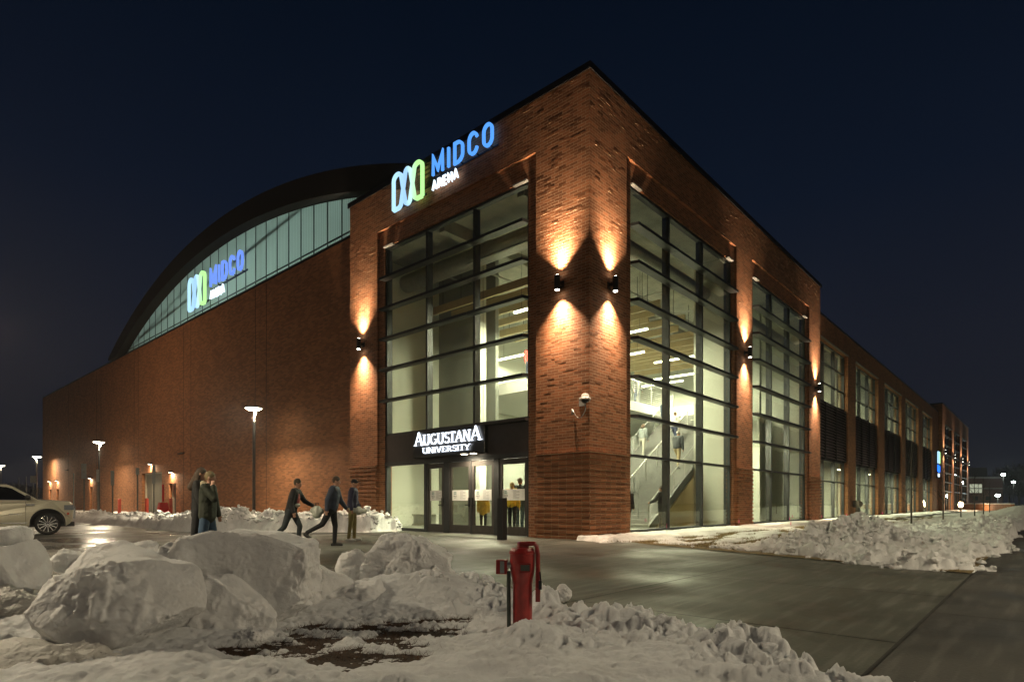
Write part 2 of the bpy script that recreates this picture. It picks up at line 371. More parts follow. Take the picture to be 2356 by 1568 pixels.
# --- left wing
SL = [(70.3, 71.5), (67.0, 68.1), (54.4, 55.3)]
holesL = [(36.7, 40.9, 0, 3.35), (34.0, 35.3, 0, 2.45)] + [(a, b, 0, 2.6) for a, b in SL]
lw = MB(); wall_holes(lw, 'a', LW, .95, 12.62, 74.6, 0, WH, holesL)
lw.box(.95, 62, 74.2, 74.6, 0, WH)
for b in (63.05, 53.1, 51.7, 42.76, 41.8, 32.65, 31.4, 22.27, 21.0): lw.box(LW - .006, LW, b - .02, b + .02, 0, WH - .1, 1)
for b in (62.9, 32.5): lw.box(LW - .15, LW, b, b + .9, 4.4, 4.46, 1)
lw.build('left_wing_brick_wall', [BRICKP, mat('joint_sealant', (.03, .018, .012), .8)], arena)
MB().box(LW - .05, .95, 12.62, 74.66, WH, WH + .1).box(.95, 62, 12.62, 74.66, WH, WH + .06).build('wing_coping', COPING, arena)
# doors of the wing
GD = mat('grey_steel_door', (.20, .20, .17), .6, .1, .08)
def wing_door(b0, b1, z1, name='steel_door', m=GD, leaf=None):
    d = MB().box(.62, .68, b0, b1, 0.05, z1).build(name, m, arena)
    f = MB().box(.5, .62, b0, b0 + .08, .05, z1).box(.5, .62, b1 - .08, b1, .05, z1).box(.5, .62, b0 + .08, b1 - .08, z1 - .08, z1)
    if leaf: f.box(.60, .62, leaf - .02, leaf + .02, .05, z1 - .08)
    f.build('door_frame', mat('pale_door_frame', (.42, .41, .34), .6), d)
    MB().box(.58, .62, b0 + .2, b0 + .24, 1.0, 1.2).build('door_handle', STEEL, d)
wing_door(36.7, 40.9, 3.35, 'loading_door', leaf=39.6); wing_door(34.0, 35.3, 2.45, m=mat('dark_door', (.07, .065, .06), .6))
for a, b in SL: wing_door(a, b, 2.6, m=mat('dark_door', (.07, .065, .06), .6))
# --- arched gable of translucent panels and barrel roof
GC = 27.0
def arc(b, z_mid, rise, half):
    R = (half * half + rise * rise) / (2 * rise); return z_mid - (R - math.sqrt(max(0, R * R - (b - GC) ** 2)))
def outer(b): return arc(b, 17.9, 4.75, 21.5)
def inner(b): return arc(b, 16.75, 3.65, 19.2)
pl = MB(); N = 60
bs = [GC - 19.2 + 38.4 * i / N for i in range(N + 1)]
poly = [(b, inner(b)) for b in bs] + [(bs[-1], WH + .12), (bs[0], WH + .12)]
pl.prism(poly, .62, .64, lambda u, v, d: (d, u, v))
def poly_mat():
    m, n, l, o = new_mat('translucent_panel')
    t = n.new('ShaderNodeBsdfTranslucent'); t.inputs[0].default_value = (.60, .78, .72, 1)
    d = n.new('ShaderNodeBsdfDiffuse'); d.inputs[0].default_value = (.25, .3, .3, 1)
    tc_ = n.new('ShaderNodeTexCoord'); s = n.new('ShaderNodeSeparateXYZ'); l.new(tc_.outputs['Object'], s.inputs[0])
    mu = n.new('ShaderNodeMath'); mu.operation = 'MULTIPLY'; mu.inputs[1].default_value = 2 * PI / .155; l.new(s.outputs[1], mu.inputs[0])
    sn = n.new('ShaderNodeMath'); sn.operation = 'SINE'; l.new(mu.outputs[0], sn.inputs[0])
    r = n.new('ShaderNodeMapRange'); r.inputs['From Min'].default_value = .5; r.inputs['From Max'].default_value = 1; r.inputs['To Min'].default_value = 1; r.inputs['To Max'].default_value = .55
    l.new(sn.outputs[0], r.inputs['Value'])
    vm = n.new('ShaderNodeVectorMath'); vm.operation = 'SCALE'; vm.inputs[0].default_value = (.62, .74, .69); l.new(r.outputs[0], vm.inputs['Scale']); l.new(vm.outputs[0], t.inputs[0])
    ms = n.new('ShaderNodeMixShader'); ms.inputs[0].default_value = .25; l.new(t.outputs[0], ms.inputs[1]); l.new(d.outputs[0], ms.inputs[2]); l.new(ms.outputs[0], o.inputs[0]); return m
panel = pl.build('translucent_gable_panel', poly_mat(), arena)
fr = MB(); b = GC - 19.0
while b < GC + 19.1:
    fr.box(.585, .615, b - .022, b + .022, WH + .15, inner(b)); b += 1.24
fr.box(.57, .615, GC - 19.2, GC + 19.2, WH + .50, WH + .56); fr.box(.57, .615, GC - 19.2, GC + 19.2, WH + .1, WH + .17)
fr.build('panel_frame', mat('gable_frame', (.05, .07, .07), .5, .3), panel)
fa = MB()
for i in range(N):
    b0 = GC - 21.5 + 43.0 * i / N; b1 = GC - 21.5 + 43.0 * (i + 1) / N
    def inn(b): return inner(b) if abs(b - GC) < 19.2 else WH + .1
    p = [(b0, inn(b0)), (b1, inn(b1)), (b1, outer(b1)), (b0, outer(b0))]
    fa.prism(p, .0, .62, lambda u, v, d: (d, u, v))
fa.build('roof_fascia', mat('black_fascia', (.002, .0024, .0034), .9, 0), arena)
rf = MB()
for i in range(N):
    b0 = GC - 21.5 + 43.0 * i / N; b1 = GC - 21.5 + 43.0 * (i + 1) / N
    rf.prism([(b0, outer(b0) - .25), (b1, outer(b1) - .25), (b1, outer(b1)), (b0, outer(b0))], .62, 60, lambda u, v, d: (d, u, v))
rf.build('barrel_roof', mat('roof_membrane', (.01, .011, .013), .8), arena)
gb = MB()  # bottom box closing the attic so that light does not leak
gb.box(.95, 60, 5.6, 5.8, WH, 13.1).box(.95, 60, 48.2, 48.4, WH, 13.1).box(8, 8.2, 5.8, 48.2, WH, 17.2)
gb.build('attic_wall', WALLG, arena)
tr = MB(); tr.tube([(1.3, 42.5, 13.9), (1.3, 18, 15.7)], .08, 8)
tr.tube([(1.25, 47, 13.2), (1.25, 30, 15.8)], .06, 8)
for b in (22.5, 31.0): tr.tube([(1.15, b, WH), (1.15, b, inner(b) + .3)], .07, 8)
tr.build('roof_truss', METAL, arena)
# light inside the attic behind the panels
for b, pw in ((9, 60), (16, 90), (24, 90), (32, 80), (40, 45)):
    area(arena, (6.5, b, WH + .5), (0, math.radians(65), 0), pw * 6.5, (.93, 1, .95), 1.2, 6)
# --- right wing
BAYS = [(24.9, 32.8), (35.1, 43.0), (45.6, 53.7), (55.9, 63.9), (66.9, 74.4)]
rw = MB(); wall_holes(rw, 'b', RW, RW + .5, 24.26, 80.3, 0, WH - .05, [(a0, a1, .06, 11.5) for a0, a1 in BAYS])
rw.build('right_wing_brick_wall', BRICKP, arena)
MB().box(24.32, 80.2, RW - .04, RW + .5, WH - .05, WH + .05).box(24.32, 80.2, RW + .5, 14, WH - .1, WH).build('wing_coping', COPING, arena)
MB().box(24.3, 82, 10.0, 10.2, 0, WH - .2).build('wing_inner_wall', WALLP, arena)
MB().box(24.3, 82, RW + .55, 10, 5.6, 6.3).box(24.3, 82, RW + .55, 10, 12.1, 12.3).build('wing_floor_slab', CONC, arena)
for k, (a0, a1) in enumerate(BAYS):
    MB().box(a1 + .3, a1 + .5, RW + .8, 10, 0, 12.1).build('partition_wall', WALLP, arena)
    MB().box(a0 + 4.6, a0 + 6.2, 5.0, 5.2, .06, 3.6).build('room_divider', WALLP, arena)
    for (z0, z1, rows) in ((7.65, 11.5, 3), (.06, 3.97, 0)):
        g = MB().box(a0, a1, .72, .73, z0, z1).build('window', GLASS, arena)
        f = MB(); wd = a1 - a0
        for j in range(4):
            x = a0 + wd * j / 3; x = min(max(x, a0 + .05), a1 - .05); f.box(x - .04, x + .04, .64, .86, z0, z1)
        zs = [z0 + .05, z1 - .05] + ([z0 + (z1 - z0) * q / 3 for q in (1, 2)] if rows else [2.55])
        for z in zs: f.box(a0, a1, .655, .80, z - .035, z + .035)
        f.build('window_frame', FRAME, g)
    lv = MB(); lv.box(a0, a1, .74, .8, 3.97, 7.65, 1)
    for j in range(19): z = 4.05 + j * .19; lv.add([(a0, .52, z), (a1, .52, z), (a1, .66, z + .14), (a0, .66, z + .14), (a0, .53, z + .012), (a1, .53, z + .012), (a1, .67, z + .152), (a0, .67, z + .152)], [(0, 3, 2, 1), (4, 5, 6, 7), (0, 1, 5, 4), (1, 2, 6, 5), (2, 3, 7, 6), (3, 0, 4, 7)])
    for j in (0, 1, 2, 3): x = a0 + .03 + (a1 - a0 - .06) * j / 3; lv.box(x - .04, x + .04, .50, .73, 3.97, 7.65, 1)
    lv.build('louver_panel', [mat('louver_blade', (.42, .33, .34), .32, .2, .1), METAL], arena)
    MB().box(a0 - .02, a1 + .02, RW - .03, RW + .1, 11.5, 11.58).build('lintel', mat('pale_lintel', (.35, .33, .26), .6), arena)
# --- far tower
ft = MB(); FB = [(82.7, 91.0), (93.4, 101.4), (104.2, 112.0)]
wall_holes(ft, 'b', 0, .5, 80.3, 114.6, 0, 14.0, [(a0, a1, .06, 11.6) for a0, a1 in FB]); ft.box(80.3, 80.7, .5, 14, 0, 14.0)
ft.build('far_tower_brick_wall', BRICKP, arena)
MB().box(80.2, 114.7, -.06, .5, 14.0, 14.15).box(80.2, 80.8, .5, 14, 14.0, 14.15).build('coping', COPING, arena)
MB().box(80.7, 114.6, 6, 6.2, 0, 13.9).box(80.7, 114.6, .5, 6, 5.4, 6.0).box(80.7, 114.6, .5, 6, 12.0, 12.2).build('far_tower_inner_wall', WALLG, arena)
for a0, a1 in FB:
    g = MB().box(a0, a1, .2, .21, .06, 11.6).build('window', GLASS, arena); f = MB()
    for j in range(4): x = a0 + .04 + (a1 - a0 - .08) * j / 3; f.box(x - .04, x + .04, .12, .4, .06, 11.6)
    for z in (.1, 2.7, 3.95, 5.2, 6.47, 7.7, 8.95, 10.2, 11.55): f.box(a0, a1, -.02, .3, z - .05, z + .05)
    f.build('window_frame', FRAME, g)
# --- tower glazing
ZS = (3.9, 5.2, 6.47, 7.72, 8.95, 10.2)
def curtain(axis, s0, s1, z0, z1, zs, thin, name='window', mull=None):
    def bx(mb, d0, d1, u0, u1, a, b): (mb.box(d0, d1, u0, u1, a, b) if axis == 'a' else mb.box(u0, u1, d0, d1, a, b))
    g = MB(); bx(g, .20, .21, s0, s1, z0, z1); g = g.build(name, GLASS, arena)
    f = MB(); n = 3
    for j in (mull or range(n + 1)):
        x = min(max(s0 + (s1 - s0) * j / n, s0 + .045), s1 - .045); bx(f, .145, .42, x - .045, x + .045, z0, z1)
    for z in [z0 + .045, z1 - .045]: bx(f, .15, .36, s0, s1, z - .045, z + .045)
    for z in thin: bx(f, .14, .34, s0, s1, z - .04, z + .04)
    f.build('window_frame', FRAME, g)
    for z in zs:
        sh = MB(); L = (s1 - s0) / n
        for j in range(n):
            u0, u1 = s0 + L * j + .012, s0 + L * (j + 1) - .012
            if axis == 'a':
                sh.add([(-.22, u0, z), (-.22, u1, z), (.15, u1, z + .04), (.15, u0, z + .04), (-.22, u0, z + .10), (-.22, u1, z + .10), (.15, u1, z + .14), (.15, u0, z + .14)],
                       [(0, 3, 2, 1), (4, 5, 6, 7), (0, 1, 5, 4), (1, 2, 6, 5), (2, 3, 7, 6), (3, 0, 4, 7)])
            else:
                sh.add([(u0, -.22, z), (u1, -.22, z), (u1, .15, z + .04), (u0, .15, z + .04), (u0, -.22, z + .10), (u1, -.22, z + .10), (u1, .15, z + .14), (u0, .15, z + .14)],
                       [(0, 3, 2, 1), (4, 5, 6, 7), (0, 1, 5, 4), (1, 2, 6, 5), (2, 3, 7, 6), (3, 0, 4, 7)])
        sh.build('sunshade', SHADE, g)
    return g
curtain('a', FO[0], FO[1], 3.86, 11.65, ZS[1:], ())
for g0, g1 in RO: curtain('b', g0, g1, .12, 11.65, ZS, (2.7,))
MB().box(2.11, 24.2, .12, .4, 0, .12).build('sill', mat('dark_sill', (.05, .05, .045), .6), arena)
# pale closer plates tucked under the heads of the openings
GL = mat('white_closer_plate', (.30, .30, .29), .6)
for s in (FO[0] + .02, FO[1] - .62): MB().box(-.02, .13, s, s + .6, 11.60, 11.645).build('head_plate', GL, arena)
for g0, g1 in RO:
    for s in (g0 + .02, g1 - .62): MB().box(s, s + .6, -.02, .13, 11.60, 11.645).build('head_plate', GL, arena)
# entrance: dark metal fascia, sidelight, four doors
MB().box(.12, .30, FO[0], FO[1], 2.78, 3.86).box(-.10, .12, FO[0], 5.5, 3.80, 3.88).build('entrance_fascia', PANEL, arena)
MB().box(.10, .32, FO[0], FO[1], 2.62, 2.78).build('door_header', FRAME, arena)
sl = MB().box(.205, .215, 7.72, 10.2, .12, 2.62).build('sidelight_window', GLASS, arena)
MB().box(.12, .34, 7.66, 7.76, 0, 2.62).box(.12, .34, 10.13, 10.23, 0, 2.62).box(.13, .32, 7.76, 10.13, 0, .12).build('window_frame', FRAME, sl)
MB().box(.13, .34, 6.34, 6.64, 0, 2.62).box(.13, .34, 3.82, 4.06, 0, 2.62).box(.13, .34, 2.45, 2.55, 0, 2.62).box(.13, .34, 7.58, 7.66, 0, 2.62).box(.13, .34, 5.16, 5.21, 0, 2.62).build('door_post', FRAME, arena)
# ------------------------------------------------------------------ stroke lettering
def arcp(cx, cy, rx, ry, a0, a1, n=10): return [(cx + rx * math.cos(math.radians(a0 + (a1 - a0) * i / n)), cy + ry * math.sin(math.radians(a0 + (a1 - a0) * i / n))) for i in range(n + 1)]
GL_ = {
 'M': ([[(0, 0), (0, 1), (.40, .22), (.80, 1), (.80, 0)]], .80), 'I': ([[(0, 0), (0, 1)]], .0),
 'D': ([[(0, 0), (0, 1), (.2, 1)] + arcp(.2, .65, .42, .35, 90, 0) + arcp(.2, .35, .42, .35, 0, -90) + [(0, 0)]], .62),
 'C': ([arcp(.3, .68, .3, .32, 10, 180) + arcp(.3, .32, .3, .32, 180, 350)], .6),
 'O': ([arcp(.3, .68, .3, .32, 0, 180) + arcp(.3, .32, .3, .32, 180, 360) + [(.6, .68)]], .6),
 'A': ([[(0, 0), (.32, 1), (.64, 0)], [(.12, .33), (.52, .33)]], .64), 'R': ([[(0, 0), (0, 1), (.25, 1)] + arcp(.27, .75, .25, .25, 90, -90) + [(0, .5)], [(.28, .5), (.54, 0)]], .54),
 'E': ([[(.48, 1), (0, 1), (0, 0), (.48, 0)], [(0, .52), (.42, .52)]], .48), 'N': ([[(0, 0), (0, 1), (.56, 0), (.56, 1)]], .56),
 'U': ([[(0, 1), (0, .35)] + arcp(.28, .30, .28, .30, 180, 360) + [(.56, 1)]], .56), 'T': ([[(0, 1), (.56, 1)], [(.28, 1), (.28, 0)]], .56),
 'L': ([[(0, 1), (0, 0), (.46, 0)]], .46), 'V': ([[(0, 1), (.3, 0), (.6, 1)]], .6), 'Y': ([[(0, 1), (.28, .5), (.56, 1)], [(.28, .5), (.28, 0)]], .56),
 'S': ([arcp(.27, .74, .25, .26, 20, 270, 12) + arcp(.27, .26, .27, .24, 90, -160, 12)], .54),
 'G': ([arcp(.32, .5, .32, .5, 35, 345, 18) + [(.63, .46), (.36, .46)]], .63),
}
def stroke(mb, pts, w, fn, d0, d1, mi=0):
    pts = [Vector((p[0], p[1])) for p in pts]; q = [pts[0]]
    for p in pts[1:]:
        if (p - q[-1]).length > 1e-5: q.append(p)
    closed = (q[0] - q[-1]).length < 1e-4
    if closed: q = q[:-1]
    n = len(q); Lf = []; Rt = []
    for i in range(n):
        pv = q[i - 1] if (i > 0 or closed) else None; nx = q[(i + 1) % n] if (i < n - 1 or closed) else None
        d1_ = (q[i] - pv).normalized() if pv is not None else None; d2_ = (nx - q[i]).normalized() if nx is not None else None
        if d1_ is None: d1_ = d2_
        if d2_ is None: d2_ = d1_
        n1 = Vector((-d1_.y, d1_.x)); n2 = Vector((-d2_.y, d2_.x)); m = (n1 + n2)
        if m.length < 1e-3: m = n1
        m.normalize(); k = 1 / max(.45, m.dot(n1)); Lf.append(q[i] + m * w / 2 * k); Rt.append(q[i] - m * w / 2 * k)
    rng = range(n) if closed else range(n - 1)
    for i in rng:
        j = (i + 1) % n
        mb.prism([tuple(Lf[i]), tuple(Lf[j]), tuple(Rt[j]), tuple(Rt[i])], d0, d1, fn, mi)
def word(mb, text, u0, v0, h, w, fn, d0, d1, sx=1., gap=.22, total=None, mi=0, wid=None):
    tot = sum(GL_[c][1] * h * sx for c in text) + gap * h * (len(text) - 1) + w
    k = (total / tot) if total else 1; u = u0 + w / 2
    for c in text:
        for s_ in GL_[c][0]: stroke(mb, [(u + x * h * sx * k, v0 + w / 2 + y * (h - w)) for x, y in s_], w, fn, d0, d1, mi)
        u += (GL_[c][1] * h * sx + gap * h) * k
    return u
def letters(text, u0, v0, h, w, fn, d0, d1, m, par, sx=1., gap=.22, total=None):
    tot = sum(GL_[c][1] * h * sx for c in text) + gap * h * (len(text) - 1) + w; k = (total / tot) if total else 1; u = u0 + w / 2
    for c in text:
        mb = MB()
        for s_ in GL_[c][0]: stroke(mb, [(u + x * h * sx * k, v0 + w / 2 + y * (h - w)) for x, y in s_], w, fn, d0, d1)
        mb.build('letter', m, par); u += (GL_[c][1] * h * sx + gap * h) * k
def logo_paths():
    A = [(.02, .0), (.02, .70)] + arcp(.16, .84, .14, .16, 180, 35, 8) + [(.345, .50)] + arcp(.5, .12, .085, .12, 205, 335, 8) + [(.655, .50)] + arcp(.84, .84, .14, .16, 145, 0, 8) + [(.98, .0)]
    B = [(.98, .0), (.90, .0)] + arcp(.83, .16, .12, .16, 285, 210, 6) + [(.655, .50)] + arcp(.5, .88, .085, .12, 25, 155, 8) + [(.345, .50)] + arcp(.17, .16, .12, .16, -30, -105, 6) + [(.10, .0), (.02, .0)]
    return A, B
def midco_sign(name, label, bl, zb, scale, group, adepth, W):
    """local frame: x to the right along the wall, -y outward"""
    par = empty(name, AB(adepth, bl, zb), TH - PI / 2, label, 'illuminated sign', group)
    fn = lambda u, v, d: (u * scale, -d * scale, v * scale)
    lm = sign_grad()
    mb = MB(); A, B = logo_paths(); lw_, lh = 1.86, 1.40
    stroke(mb, [(x * lw_ + .07, y * lh * .98 + .05) for x, y in A], .135, fn, .12, .22); stroke(mb, [(x * lw_ + .07, y * lh * .98 + .05) for x, y in B], .135, fn, .118, .218)
    mb.build('logo', lm, par)
    letters('MIDCO', 2.46, .54, .82, .102 if scale < 1.2 else .085, fn, .12, .2, emis('blue_letter_light', (.10, .36, 1.0), 1.15) if scale < 1.2 else emis('violet_blue_letter_light', (.16, .30, 1.0), 1.2), par, sx=.72, total=3.18, gap=.36)
    letters('ARENA', 2.46, 0.02, .36, .05, fn, .12, .2, emis('white_letter_light', (.75, .88, 1.0), 1.8), par, total=1.42, gap=.34)
    bk = MB(); bk.box(.0, 1.95 * scale, -.04 * scale, 0.0, .12 * scale, .20 * scale); bk.box(2.3 * scale, 5.75 * scale, -.04 * scale, 0, .50 * scale, .56 * scale)
    for u in (.3, 1.0, 1.75, 2.5, 3.2, 4.0, 4.8, 5.5):
        z0 = (.1 if u < 2 else .5); bk.tube([(u * scale, -.02, z0 * scale + .04), (u * scale, -.14 * scale, z0 * scale + .04)], .025, 6)
    bk.build('mounting_rail', mat('sign_rail', (.02, .02, .025), .6), par)
    return par
def sign_grad():
    if 'logo_light' in MATS: return MATS['logo_light']
    m, n, l, o = new_mat('logo_light'); t = n.new('ShaderNodeTexCoord'); s = n.new('ShaderNodeSeparateXYZ'); l.new(t.outputs['Generated'], s.inputs[0])
    r = n.new('ShaderNodeValToRGB'); l.new(s.outputs[0], r.inputs[0]); R = r.color_ramp
    R.elements[0].color = (.50, .84, 1, 1); R.elements[1].color = (.50, 1.0, .34, 1); R.elements[0].position = .0; R.elements[1].position = .8
    k = R.elements.new(.45); k.color = (.36, .62, 1, 1); k = R.elements.new(.62); k.color = (.6, .97, .85, 1)
    e = n.new('ShaderNodeEmission'); e.inputs[1].default_value = 1.2; l.new(r.outputs[0], e.inputs[0]); l.new(e.outputs[0], o.inputs[0]); MATS['logo_light'] = m; return m
midco_sign('illuminated_sign', 'lit blue and green arena sign near the top of the glass corner tower', 9.38, 12.72 - .02, .99, 'arena name signs', 0, None)
midco_sign('illuminated_sign', 'lit blue and green arena sign on the translucent arched gable', 31.9, 13.62, 1.42, 'arena name signs', .56, None)
# stacked sign at the far end of the right wing
par = empty('illuminated_sign', AB(78.0, RW, 4.3), TH, 'small stacked blue lit sign at the far end of the right wing', 'illuminated sign', 'arena name signs')
fn = lambda u, v, d: (u, -d, v)
mb = MB(); A, B = logo_paths()
for P_, dd in ((A, .0), (B, .004)): stroke(mb, [(x * 2.0, y * 1.35 + 2.0) for x, y in P_], .18, fn, .12 - dd, .22 - dd)
mb.build('logo', sign_grad(), par)
letters('MIDCO', .0, .8, .85, .13, fn, .12, .2, emis('deep_blue_letter_light', (.02, .16, 1.0), 2.2), par, total=2.0, sx=.8)
letters('ARENA', .4, .2, .38, .07, fn, .12, .2, emis('white_letter_light', (.75, .88, 1.0), 1.8), par, total=1.2)
MB().box(-.1, 2.1, -.1, 0, 0, 3.5).build('backing_panel', BLACK, par)
# university sign: serif letters standing off a dark panel
us = empty('illuminated_sign', AB(.12, 8.2, 2.86), TH - PI / 2, 'dark sign panel with white lit serif letters over the entrance doors', 'illuminated sign')
bevel(MB().box(0, 3.86, -.16, 0, 0, 1.03).build('sign_panel', mat('dark_polished_metal', (.10, .095, .09), .28, .8, .1), us), .01)
fu = lambda u, v, d: (u, -d, v)
SF = {'A': [([(.02, 0), (.40, 1.0)], .07), ([(.38, 1.0), (.76, 0)], .17), ([(.16, .34), (.60, .34)], .06), ([(-.08, 0.03), (.16, .03)], .06), ([(.60, .03), (.92, .03)], .06)],
      'U': [([(.08, 1), (.08, .35)] + arcp(.36, .30, .27, .28, 180, 360), .15), ([(.63, .3), (.63, 1)], .08), ([(-.06, .97), (.24, .97)], .06), ([(.50, .97), (.78, .97)], .06)],
      'G': [(arcp(.42, .5, .36, .46, 50, 180, 9), .12), (arcp(.42, .5, .36, .46, 180, 330, 9), .15), ([(.74, .22), (.74, .44)], .13), ([(.54, .46), (.84, .46)], .06)],
      'S': [(arcp(.30, .73, .22, .23, 30, 250, 10), .11), (arcp(.30, .27, .25, .24, 110, -150, 12), .13)],
      'T': [([(.30, 0), (.30, 1)], .15), ([(-.04, .95), (.64, .95)], .08), ([(-.02, .84), (-.02, .98)], .06), ([(.62, .84), (.62, .98)], .06), ([(.16, .03), (.44, .03)], .06)],
      'N': [([(.06, 0), (.06, 1)], .08), ([(.08, 1), (.64, 0)], .17), ([(.64, 0), (.64, 1)], .08), ([(-.06, .03), (.20, .03)], .06), ([(.50, .97), (.78, .97)], .06), ([(-.06, .97), (.1, .97)], .06)],
      'I': [([(.12, 0), (.12, 1)], .15), ([(-.02, .03), (.26, .03)], .06), ([(-.02, .97), (.26, .97)], .06)],
      'V': [([(.04, 1), (.36, 0)], .16), ([(.36, 0), (.66, 1)], .07), ([(-.06, .97), (.18, .97)], .06), ([(.54, .97), (.78, .97)], .06)],
      'E': [([(.10, 0), (.10, 1)], .15), ([(.0, .96), (.54, .96)], .07), ([(.0, .04), (.56, .04)], .07), ([(.1, .52), (.42, .52)], .06), ([(.54, .82), (.54, .98)], .05), ([(.56, .02), (.56, .2)], .05)],
      'R': [([(.10, 0), (.10, 1)], .15), ([(.1, .96), (.3, .96)] + arcp(.32, .73, .21, .23, 90, -90, 8) + [(.1, .5)], .09), ([(.30, .5), (.66, 0)], .14), ([(-.03, .03), (.24, .03)], .06)],
      'Y': [([(.02, 1), (.34, .5)], .14), ([(.34, .5), (.64, 1)], .07), ([(.34, .5), (.34, 0)], .14), ([(.2, .03), (.48, .03)], .06), ([(-.08, .97), (.14, .97)], .06), ([(.54, .97), (.76, .97)], .06)]}
WD = {'A': .92, 'U': .84, 'G': .9, 'S': .62, 'T': .68, 'N': .82, 'I': .34, 'V': .8, 'E': .68, 'R': .76, 'Y': .78}
def serif(text, u0, v0, hs, total, dz):
    k = total / sum(WD[c] * h_ for c, h_ in zip(text, hs)); u = u0
    for c, h_ in zip(text, hs):
        mb = MB()
        for q, (p, w_) in enumerate(SF[c]): stroke(mb, [(u + (x + .06) * h_ * k, v0 + y * h_) for x, y in p], w_ * h_ * .82, fu, dz, dz + .05 + q * .001)
        mb.build('letter', WL, us); u += WD[c] * h_ * k
WL = emis('white_sign_light', (.80, .88, 1.0), 2.6)
serif('AUGUSTANA', .14, .44, [.50, .40, .40, .40, .40, .40, .40, .40, .50], 3.62, .20)
serif('UNIVERSITY', .62, .13, [.21] * 10, 2.6, .20)
# --- doors
def door(b0, b1, flip=False):
    """b0 > b1: left and right edges as seen from outside"""
    m = FRAME; w_ = .17
    d = MB(); d.box(.15, .23, b1, b1 + .12, 0.02, 2.6).box(.15, .23, b0 - .12, b0, .02, 2.6).box(.15, .23, b1 + .12, b0 - .12, 2.42, 2.6).box(.15, .23, b1 + .12, b0 - .12, .02, .32)
    o = d.build('entrance_door', mat('bronze_door_frame', (.075, .066, .06), .4, .3), arena)
    MB().box(.185, .195, b1 + .12, b0 - .12, .32, 2.42).build('door_glass', GLASS, o)
    hb = b1 + .06 if not flip else b0 - .06
    MB().box(.09, .15, hb - .025, hb + .025, .98, 1.30).box(.06, .09, hb - .02, hb + .16 * (1 if not flip else -1), 1.02, 1.06).build('door_handle', METAL, o)
    W = (b0 - b1 - .26); bl = b0 - .13
    pn = MB().box(.178, .182, b1 + .13, b0 - .13, 1.20, 1.58).build('paper_notice', mat('white_paper', (.86, .86, .82), .7, 0, .02), o)
    fnn = lambda u, v, dd: (.178 - dd, bl - u, v)
    t = MB(); A, B = logo_paths()
    for P_ in (A, B): stroke(t, [(x * .13 + .08, y * .10 + 1.42) for x, y in P_], .012, fnn, .001, .002)
    t.build('logo', mat('teal_ink', (.06, .22, .20), .7), pn)
    t = MB(); word(t, 'MIDCO', .06, 1.33, .055, .009, fnn, .001, .002, total=.18); word(t, 'ARENA', .10, 1.28, .028, .005, fnn, .001, .002, total=.1); t.build('printed_name', mat('grey_ink', (.22, .22, .21), .7), pn); t = MB()
    for k in range(9):
        ln = .30 if k % 3 else .16; t.prism([(.46 * W + .02 - (0), 1.53 - k * .034), (min(W - .02, .46 * W + ln), 1.53 - k * .034), (min(W - .02, .46 * W + ln), 1.538 - k * .034), (.46 * W + .02, 1.538 - k * .034)], .001, .002, fnn)
    t.build('printed_text', mat('grey_ink', (.22, .22, .21), .7), pn)
door(7.58, 6.64); door(6.34, 5.21); door(5.16, 4.06, True); door(3.82, 2.55, True)
# downlight over the doors
dl = empty('entrance_lamp', AB(-.02, 5.0, 2.84), TH - PI / 2, 'bright small twin downlight under the university sign over the doors', 'light fitting')
MB().box(-.5, .42, -.28, .12, .0, .05).build('lamp_body', METAL, dl)
for u in (-.26, .2): MB().lathe([(.11, -.012), (.12, 0.0)], (u, -.1, 0), 16).build('diffuser', emis('warm_downlight', (1, .90, .66), 14), dl)
spot(dl, (-.03, -.25, -.03), (0, 0, 0), 380, (1, .84, .58), 165, .6, .12)
# ------------------------------------------------------------------ interior of the tower
MB().box(.35, 24, .3, 12.3, .02, .06).build('interior_floor', FLOORM, arena)
MB().box(.5, 23.9, .56, 12.25, 12.0, 12.2).box(.5, 23.9, 3, 3.3, 11.5, 12.0).box(.5, 23.9, 7, 7.3, 11.5, 12.0).build('ceiling_deck', CONC, arena)
iw = MB(); iw.box(.6, 23.8, 12.0, 12.25, .06, 12); iw.box(23.7, 23.85, .6, 12, .06, 12); iw.build('back_wall', WALLP, arena)
MB().box(4.6, 4.8, 8.2, 12.0, .06, 12).box(4.6, 4.8, 6.3, 8.2, .06, 3.6).build('inner_wall', WALLG, arena)
MB().box(11.35, 11.55, .46, 2.0, .06, 12).build('bay_wall', WALLP, arena)
MB().box(22.3, 22.5, .46, 5.0, .06, 12).box(15.6, 23, 4.0, 4.15, .06, 5.6).box(18.7, 18.95, 1.6, 2.4, .06, 12).build('bay_wall', WALLP, arena)
# balcony slab of the upper floor
MB().box(4.8, 16.2, 6.0, 12.0, 5.95, 6.45).box(16.2, 23.9, 2.6, 12.0, 5.95, 6.45).build('mezzanine_slab', WHITE, arena)
MB().box(.4, 4.6, .5, 12, 4.0, 4.06).build('vestibule_ceiling', WALLP, arena) if False else None
